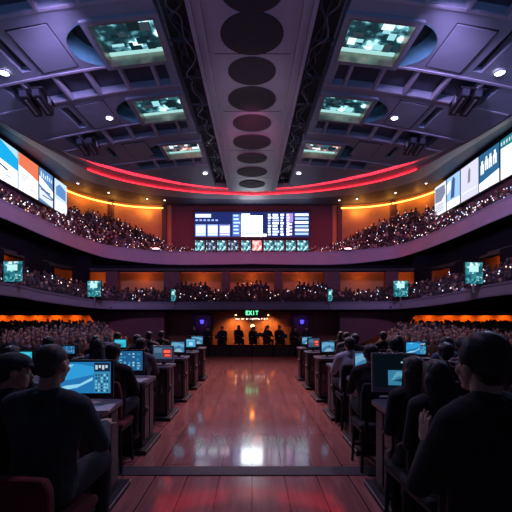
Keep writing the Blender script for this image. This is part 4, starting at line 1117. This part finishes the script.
for sg, side in ((-1, 'left'), (1, 'right')):
    b = MB()
    for r in range(NR):
        y = row_y(r); xin = 3.9+(y-12)*.47
        b.box(sg*xin, sg*16.9, y-.245, y+.245, 0.001, row_z(r)+.08, M_STEP)
        b.box(sg*(xin+.1), sg*16.8, y-.22, y+.18, row_z(r)+.3, row_z(r)+.36, M_STEP) if False else None
    struct(b.build('floor_stand_%s' % side))
# the rest of the crowd as one mesh
def low_person():
    b = MB()
    rings = [(.42, .19, .14), (.62, .16, .12), (.84, .21, .12), (.93, .16, .10), (.97, .06, .06), (1.02, .055, .055)]
    N = 8; v = [(a*math.cos(2*PI*k/N), c*math.sin(2*PI*k/N), z) for z, a, c in rings for k in range(N)]
    f = [(j*N+k, j*N+(k+1) % N, (j+1)*N+(k+1) % N, (j+1)*N+k) for j in range(len(rings)-1) for k in range(N)]
    b.add(v, f, 'top')
    b.box(-.17, .17, .05, .40, .42, .54, 'top')
    for s in (-1, 1): b.cone((s*.20, .0, .86), (s*.14, .28, .66), .055, .045, 'top', 5)
    b.ell((0, .02, 1.11), (.080, .095, .118), 'skin', None, 8, 6)
    vs = np.array(b.v, dtype=np.float32); nt = len(vs)-8*7
    fm = []
    for fc in b.f:
        c = vs[list(fc)].mean(0)
        if min(fc) >= nt: fm.append(2 if (c[2] > 1.165 or (c[1] < -.005 and c[2] > 1.02)) else 1)
        else: fm.append(0)
    return vs, b.f, fm
LV, LF, LFM = low_person()
LFa = [list(f) for f in LF]; LLEN = np.array([len(f) for f in LF]); LIDX = np.concatenate([np.array(f) for f in LF]); LFM = np.array(LFM)
crowd = []
def add_sections(sec, rows, step, tmax):
    # sample evenly along the front line
    T = [k*.02 for k in range(int(tmax/.02)+1)]; acc = 0; pts = []; prev = None
    for t in T:
        q = sec_at(sec, t); m = ((q[0]+q[2])/2, (q[1]+q[3])/2)
        if prev: acc += math.dist(prev, m)
        prev = m; pts.append((acc, t))
    n = int(acc/step)
    for k in range(n):
        for r in range(rows):
            a = (k+rs.random()*.5+.5*(r % 2))*step
            t = next((tt for ac, tt in pts if ac >= a), tmax)
            q = sec_at(sec, t); s = r/(rows-1)
            if rs.random() < .06: continue
            x = q[0]+(q[2]-q[0])*s; y = q[1]+(q[3]-q[1])*s; z = q[4]+(q[5]-q[4])*s-1.13
            dx, dy = q[0]-q[2], q[1]-q[3]
            for sg in (1, -1):
                crowd.append((sg*x+rs.uniform(-.06, .06), y+rs.uniform(-.05, .05), z+rs.uniform(-.05, .05), math.atan2(-sg*dx, dy)+rs.uniform(-.4, .4)))
add_sections(US, 13, .36, 8.0)
add_sections(MS, 9, .36, 5.0)
for pc in (190, 252, 314):                       # taller groups standing in the far bays
    for rr in range(4):
        for k in range(7): crowd.append(((pc-252)*24.4/F+(k-3)*.30+rs.uniform(-.06, .06), 24.5+.12*rr, 2.75+.13*rr+rs.uniform(-.06, .06), rs.uniform(-.4, .4)+PI))
crowd = [c for c in crowd if abs(c[0]) < (c[1]*.70+.6)]
for (_, x, y, z, side, r, k, sg) in rest: crowd.append((x, y, z-.02, R(180)+rs.uniform(-.3, .3)))
CLC = [(.012, .012, .018), (.02, .02, .035), (.04, .04, .06), (.03, .06, .12), (.08, .03, .05), (.16, .15, .20), (.34, .32, .38), (.12, .09, .14)]
SK = [(.50, .30, .24), (.30, .18, .14), (.16, .09, .07), (.05, .035, .035), (.04, .03, .03)]
HR = [(.015, .012, .012), (.05, .03, .02), (.10, .07, .05)]
nc = len(crowd); nv = len(LV); nf = len(LF)
ang = np.array([c[3] for c in crowd], np.float32); off = np.array([c[:3] for c in crowd], np.float32)
ca, sa = np.cos(ang)[:, None], np.sin(ang)[:, None]
LV = LV*np.array([.9, .9, 1], np.float32); LV[:, 2] = 1.13-(1.22-LV[:, 2])*.92
VX = LV[None, :, 0]*ca-LV[None, :, 1]*sa+off[:, 0:1]; VY = LV[None, :, 0]*sa+LV[None, :, 1]*ca+off[:, 1:2]
hs = np.array([rs.uniform(.92, 1.07) for _ in crowd], np.float32)[:, None]
VZ = LV[None, :, 2]*hs+off[:, 2:3]
V = np.stack([VX, VY, VZ], -1).reshape(-1, 3)
idx = (LIDX[None, :]+np.arange(nc)[:, None]*nv).reshape(-1); lens = np.tile(LLEN, nc)
# small glowing boxes added as phones, for bright specks in the crowd
ph = [c for c in crowd if rs.random() < (.30 if c[2] > 5 else .15) and c[2] > 1.0]
pv = []; pcols = []
bx = np.array([(x, y, z) for z in (-1, 1) for y in (-1, 1) for x in (-1, 1)], np.float32)*np.array([.021, .010, .030], np.float32)
BF = [(0, 2, 3, 1), (4, 5, 7, 6), (0, 1, 5, 4), (2, 6, 7, 3), (0, 4, 6, 2), (1, 3, 7, 5)]
for c in ph:
    lx, ly, lz = rs.uniform(-.16, .16), rs.uniform(.26, .36), rs.uniform(.80, 1.12)
    px_ = c[0]+lx*math.cos(c[3])-ly*math.sin(c[3]); py_ = c[1]+lx*math.sin(c[3])+ly*math.cos(c[3])
    pv.append(bx+np.array([px_, py_, c[2]+lz], np.float32))
PV = np.concatenate(pv); base = len(V)
pidx = (np.array(BF).reshape(-1)[None, :]+(np.arange(len(ph))*8)[:, None]+base).reshape(-1)
V = np.concatenate([V, PV]); idx = np.concatenate([idx, pidx]); lens = np.concatenate([lens, np.full(len(ph)*6, 4)])
me = bpy.data.meshes.new('crowd'); me.vertices.add(len(V)); me.vertices.foreach_set('co', V.reshape(-1))
me.loops.add(len(idx)); me.loops.foreach_set('vertex_index', idx.astype(np.int32))
me.polygons.add(len(lens)); starts = np.concatenate([[0], np.cumsum(lens)[:-1]]); me.polygons.foreach_set('loop_start', starts.astype(np.int32)); me.polygons.foreach_set('loop_total', lens.astype(np.int32))
# per face colour of cloth, skin and hair, with shade for the middle tier
fc = np.zeros((len(lens), 4), np.float32); fc[:, 3] = 1
for i in range(nc):
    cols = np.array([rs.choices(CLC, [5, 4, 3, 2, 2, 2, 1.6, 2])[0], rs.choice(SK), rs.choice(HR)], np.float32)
    if 1. < crowd[i][2] < 5 and rs.random() < .75: cols[:2] = np.array([(.012, .012, .02), (.05, .03, .03)])  # most of the middle tier darkened, its dimness put into the colours
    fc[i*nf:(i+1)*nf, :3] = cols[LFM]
for j in range(len(ph)):
    fc[nc*nf+j*6:nc*nf+j*6+6, :3] = rs.choice([(.75, .85, 1.), (1., .9, .8), (.5, .7, 1.), (1., .6, .4), (.9, .8, 1.)])
at = me.attributes.new('colour_and_shade', 'FLOAT_COLOR', 'FACE'); at.data.foreach_set('color', fc.reshape(-1))
mi = np.zeros(len(lens), np.int32); mi[nc*nf:] = 1
def crowd_mat(glow):
    m = bpy.data.materials.new('phone_specks' if glow else 'crowd_cloth_and_skin'); n, l = nodes_of(m); b = n['Principled BSDF']
    a = n.new('ShaderNodeAttribute'); a.attribute_name = 'colour_and_shade'
    l.new(a.outputs['Color'], b.inputs['Base Color']); b.inputs['Roughness'].default_value = .75
    if glow:
        l.new(a.outputs['Color'], b.inputs['Emission Color']); b.inputs['Emission Strength'].default_value = 1.5
    return m
me.materials.append(crowd_mat(False)); me.materials.append(crowd_mat(True)); me.polygons.foreach_set('material_index', mi)
me.update(); me.validate()
o = bpy.data.objects.new('crowd', me); COL.objects.link(o)
tag(o, 'dense crowd of spectators filling both balconies and the back of the floor stands', 'crowd', None, 'stuff')
print('CROWD', nc, len(ph), 'INDIV', len(indiv), 'REST', len(rest))

# ------------------------------------------------------------------ light
for sg in (-1, 1):
    # unseen area lights added above the wing balconies to brighten the ceiling
    lamp('AREA', 'ceiling_fill', (sg*11.9, 12, 8.8), (.28, .45, 1.), 170, 1.2, (sg*4, 13, 9.9), size_y=8)
    lamp('SPOT', 'ceiling_wash', (sg*3.0, 2.0, 4.0), (.22, .42, 1.), 800, .6, (sg*5.5, 14, 9.4), angle=R(80), blend=1)  # added spot in mid-air, fills the ceiling with blue
    lamp('SPOT', 'balcony_wash', (sg*4.5, 9.0, 9.2), (.58, .42, 1.), 2000, .4, (sg*11, 22.5, 6.8), angle=R(75), blend=1)
    lamp('SPOT', 'stand_wash', (sg*3.0, 9.0, 8.8), (.85, .55, 1.), 1150, .4, (sg*9, 17.5, 1.5), angle=R(70), blend=1)  # mauve spot added to light the floor stands, no fixture
    lamp('SPOT', 'house_light', (sg*5.85, 15.5, zc(5.85, 15.5)-.15), (.65, .7, 1.), 500, .15, (sg*2.5, 11, 0), angle=R(80), blend=1)
    lamp('SPOT', 'house_light_near', (sg*7.7, 11.8, zc(7.7, 11.8)-.15), (.45, .6, 1.), 560, .15, (sg*3, 5, 0), angle=R(80), blend=1)
    lamp('SPOT', 'mid_tier_wash', (sg*2.0, 12.0, 9.0), (.6, .5, .9), 90, .4, (sg*8, 22.5, 3.4), angle=R(60), blend=1)  # added spot to pick out faces in the middle tier
    # bays of the middle tier
    for px, w in ((201, 1), (142, 1), (97, .6), (64, .7), (15, .9)):
        d = 25.6 if px > 90 else (24.0 if px == 64 else 19.2)
        x = (px-252)*d/F
        if px < 30: x = -12.1; d = 19.0
        if px == 64: x = -11.9; d = 23.4
        lamp('POINT', 'bay_lamp', (-sg*x, d, 4.65), (1., .26, .03), 11*w, .12)
    for j in range(7):
        lamp('SPOT', 'stand_back_wash', (sg*(8.6+1.15*j), 22.95, 2.15), (1., .24, .02), [9, 16, 26, 34, 34, 34, 34][j], .06, (sg*(8.6+1.15*j), 23.5, .9), angle=R(140), blend=.8)
    lamp('POINT', 'corner_lamp', (sg*8.8, 32.4, 11.0), (1., .5, .12), 20, .15)
    for k in (1, 2, 3):
        q = half[iC+(iW-iC)*k//4]; lamp('POINT', 'cove_lamp', (-sg*q[0]*.97, q[1]-.5, q[2]-.45), (1., .42, .08), 16, .15)
for i in range(2, NN-2, 3):
    if IPb[i][1] > 20.6:
        q = ringpt(i, .05, .28); lamp('POINT', 'red_cove_light', q, (1., .04, .09), 45, .06)
        q = ringpt(i, .68, -.10)
lamp('SPOT', 'strip_wash', (0, 3.0, 3.6), (.9, .68, .88), 2600, .4, (0, 17, 10.2), angle=R(26), blend=1)  # pinkish spot without a fixture, added to brighten the centre strip
lamp('SPOT', 'balcony_front_wash', (0, 12.0, 9.2), (.9, .35, .7), 900, .3, (0, 27, 6.1), angle=R(60), blend=1)  # added to lift the middle of the upper balcony front
lamp('SPOT', 'balcony_centre_wash', (0, 14.0, 9.6), (1., .2, .45), 1500, .3, (0, 33, 8.8), angle=R(62), blend=1)  # added red spot, aimed at the back wall to warm its maroon
lamp('POINT', 'bay_lamp', (0, 25.6, 4.65), (1., .26, .03), 11, .12)
lamp('SPOT', 'aisle_light', (0, 13.0, zc(0, 13)-.3), (1., .52, .58), 5000, .25, (0, 11.5, 0), angle=R(72), blend=1)
lamp('SPOT', 'front_aisle_light', (0, 6.0, zc(0, 6)-.3), (.75, .5, 1.), 800, .25, (0, 5, 0), angle=R(60), blend=1)
W = bpy.data.worlds.new('World'); S.world = W; W.use_nodes = True
W.node_tree.nodes['Background'].inputs['Color'].default_value = (.10, .10, .22, 1); W.node_tree.nodes['Background'].inputs['Strength'].default_value = .12

S.view_settings.view_transform = 'Standard'; S.view_settings.look = 'None'; S.view_settings.gamma = 1; S.view_settings.use_curve_mapping = False
S.view_settings.exposure = 0.0
S.cycles.use_denoising = True
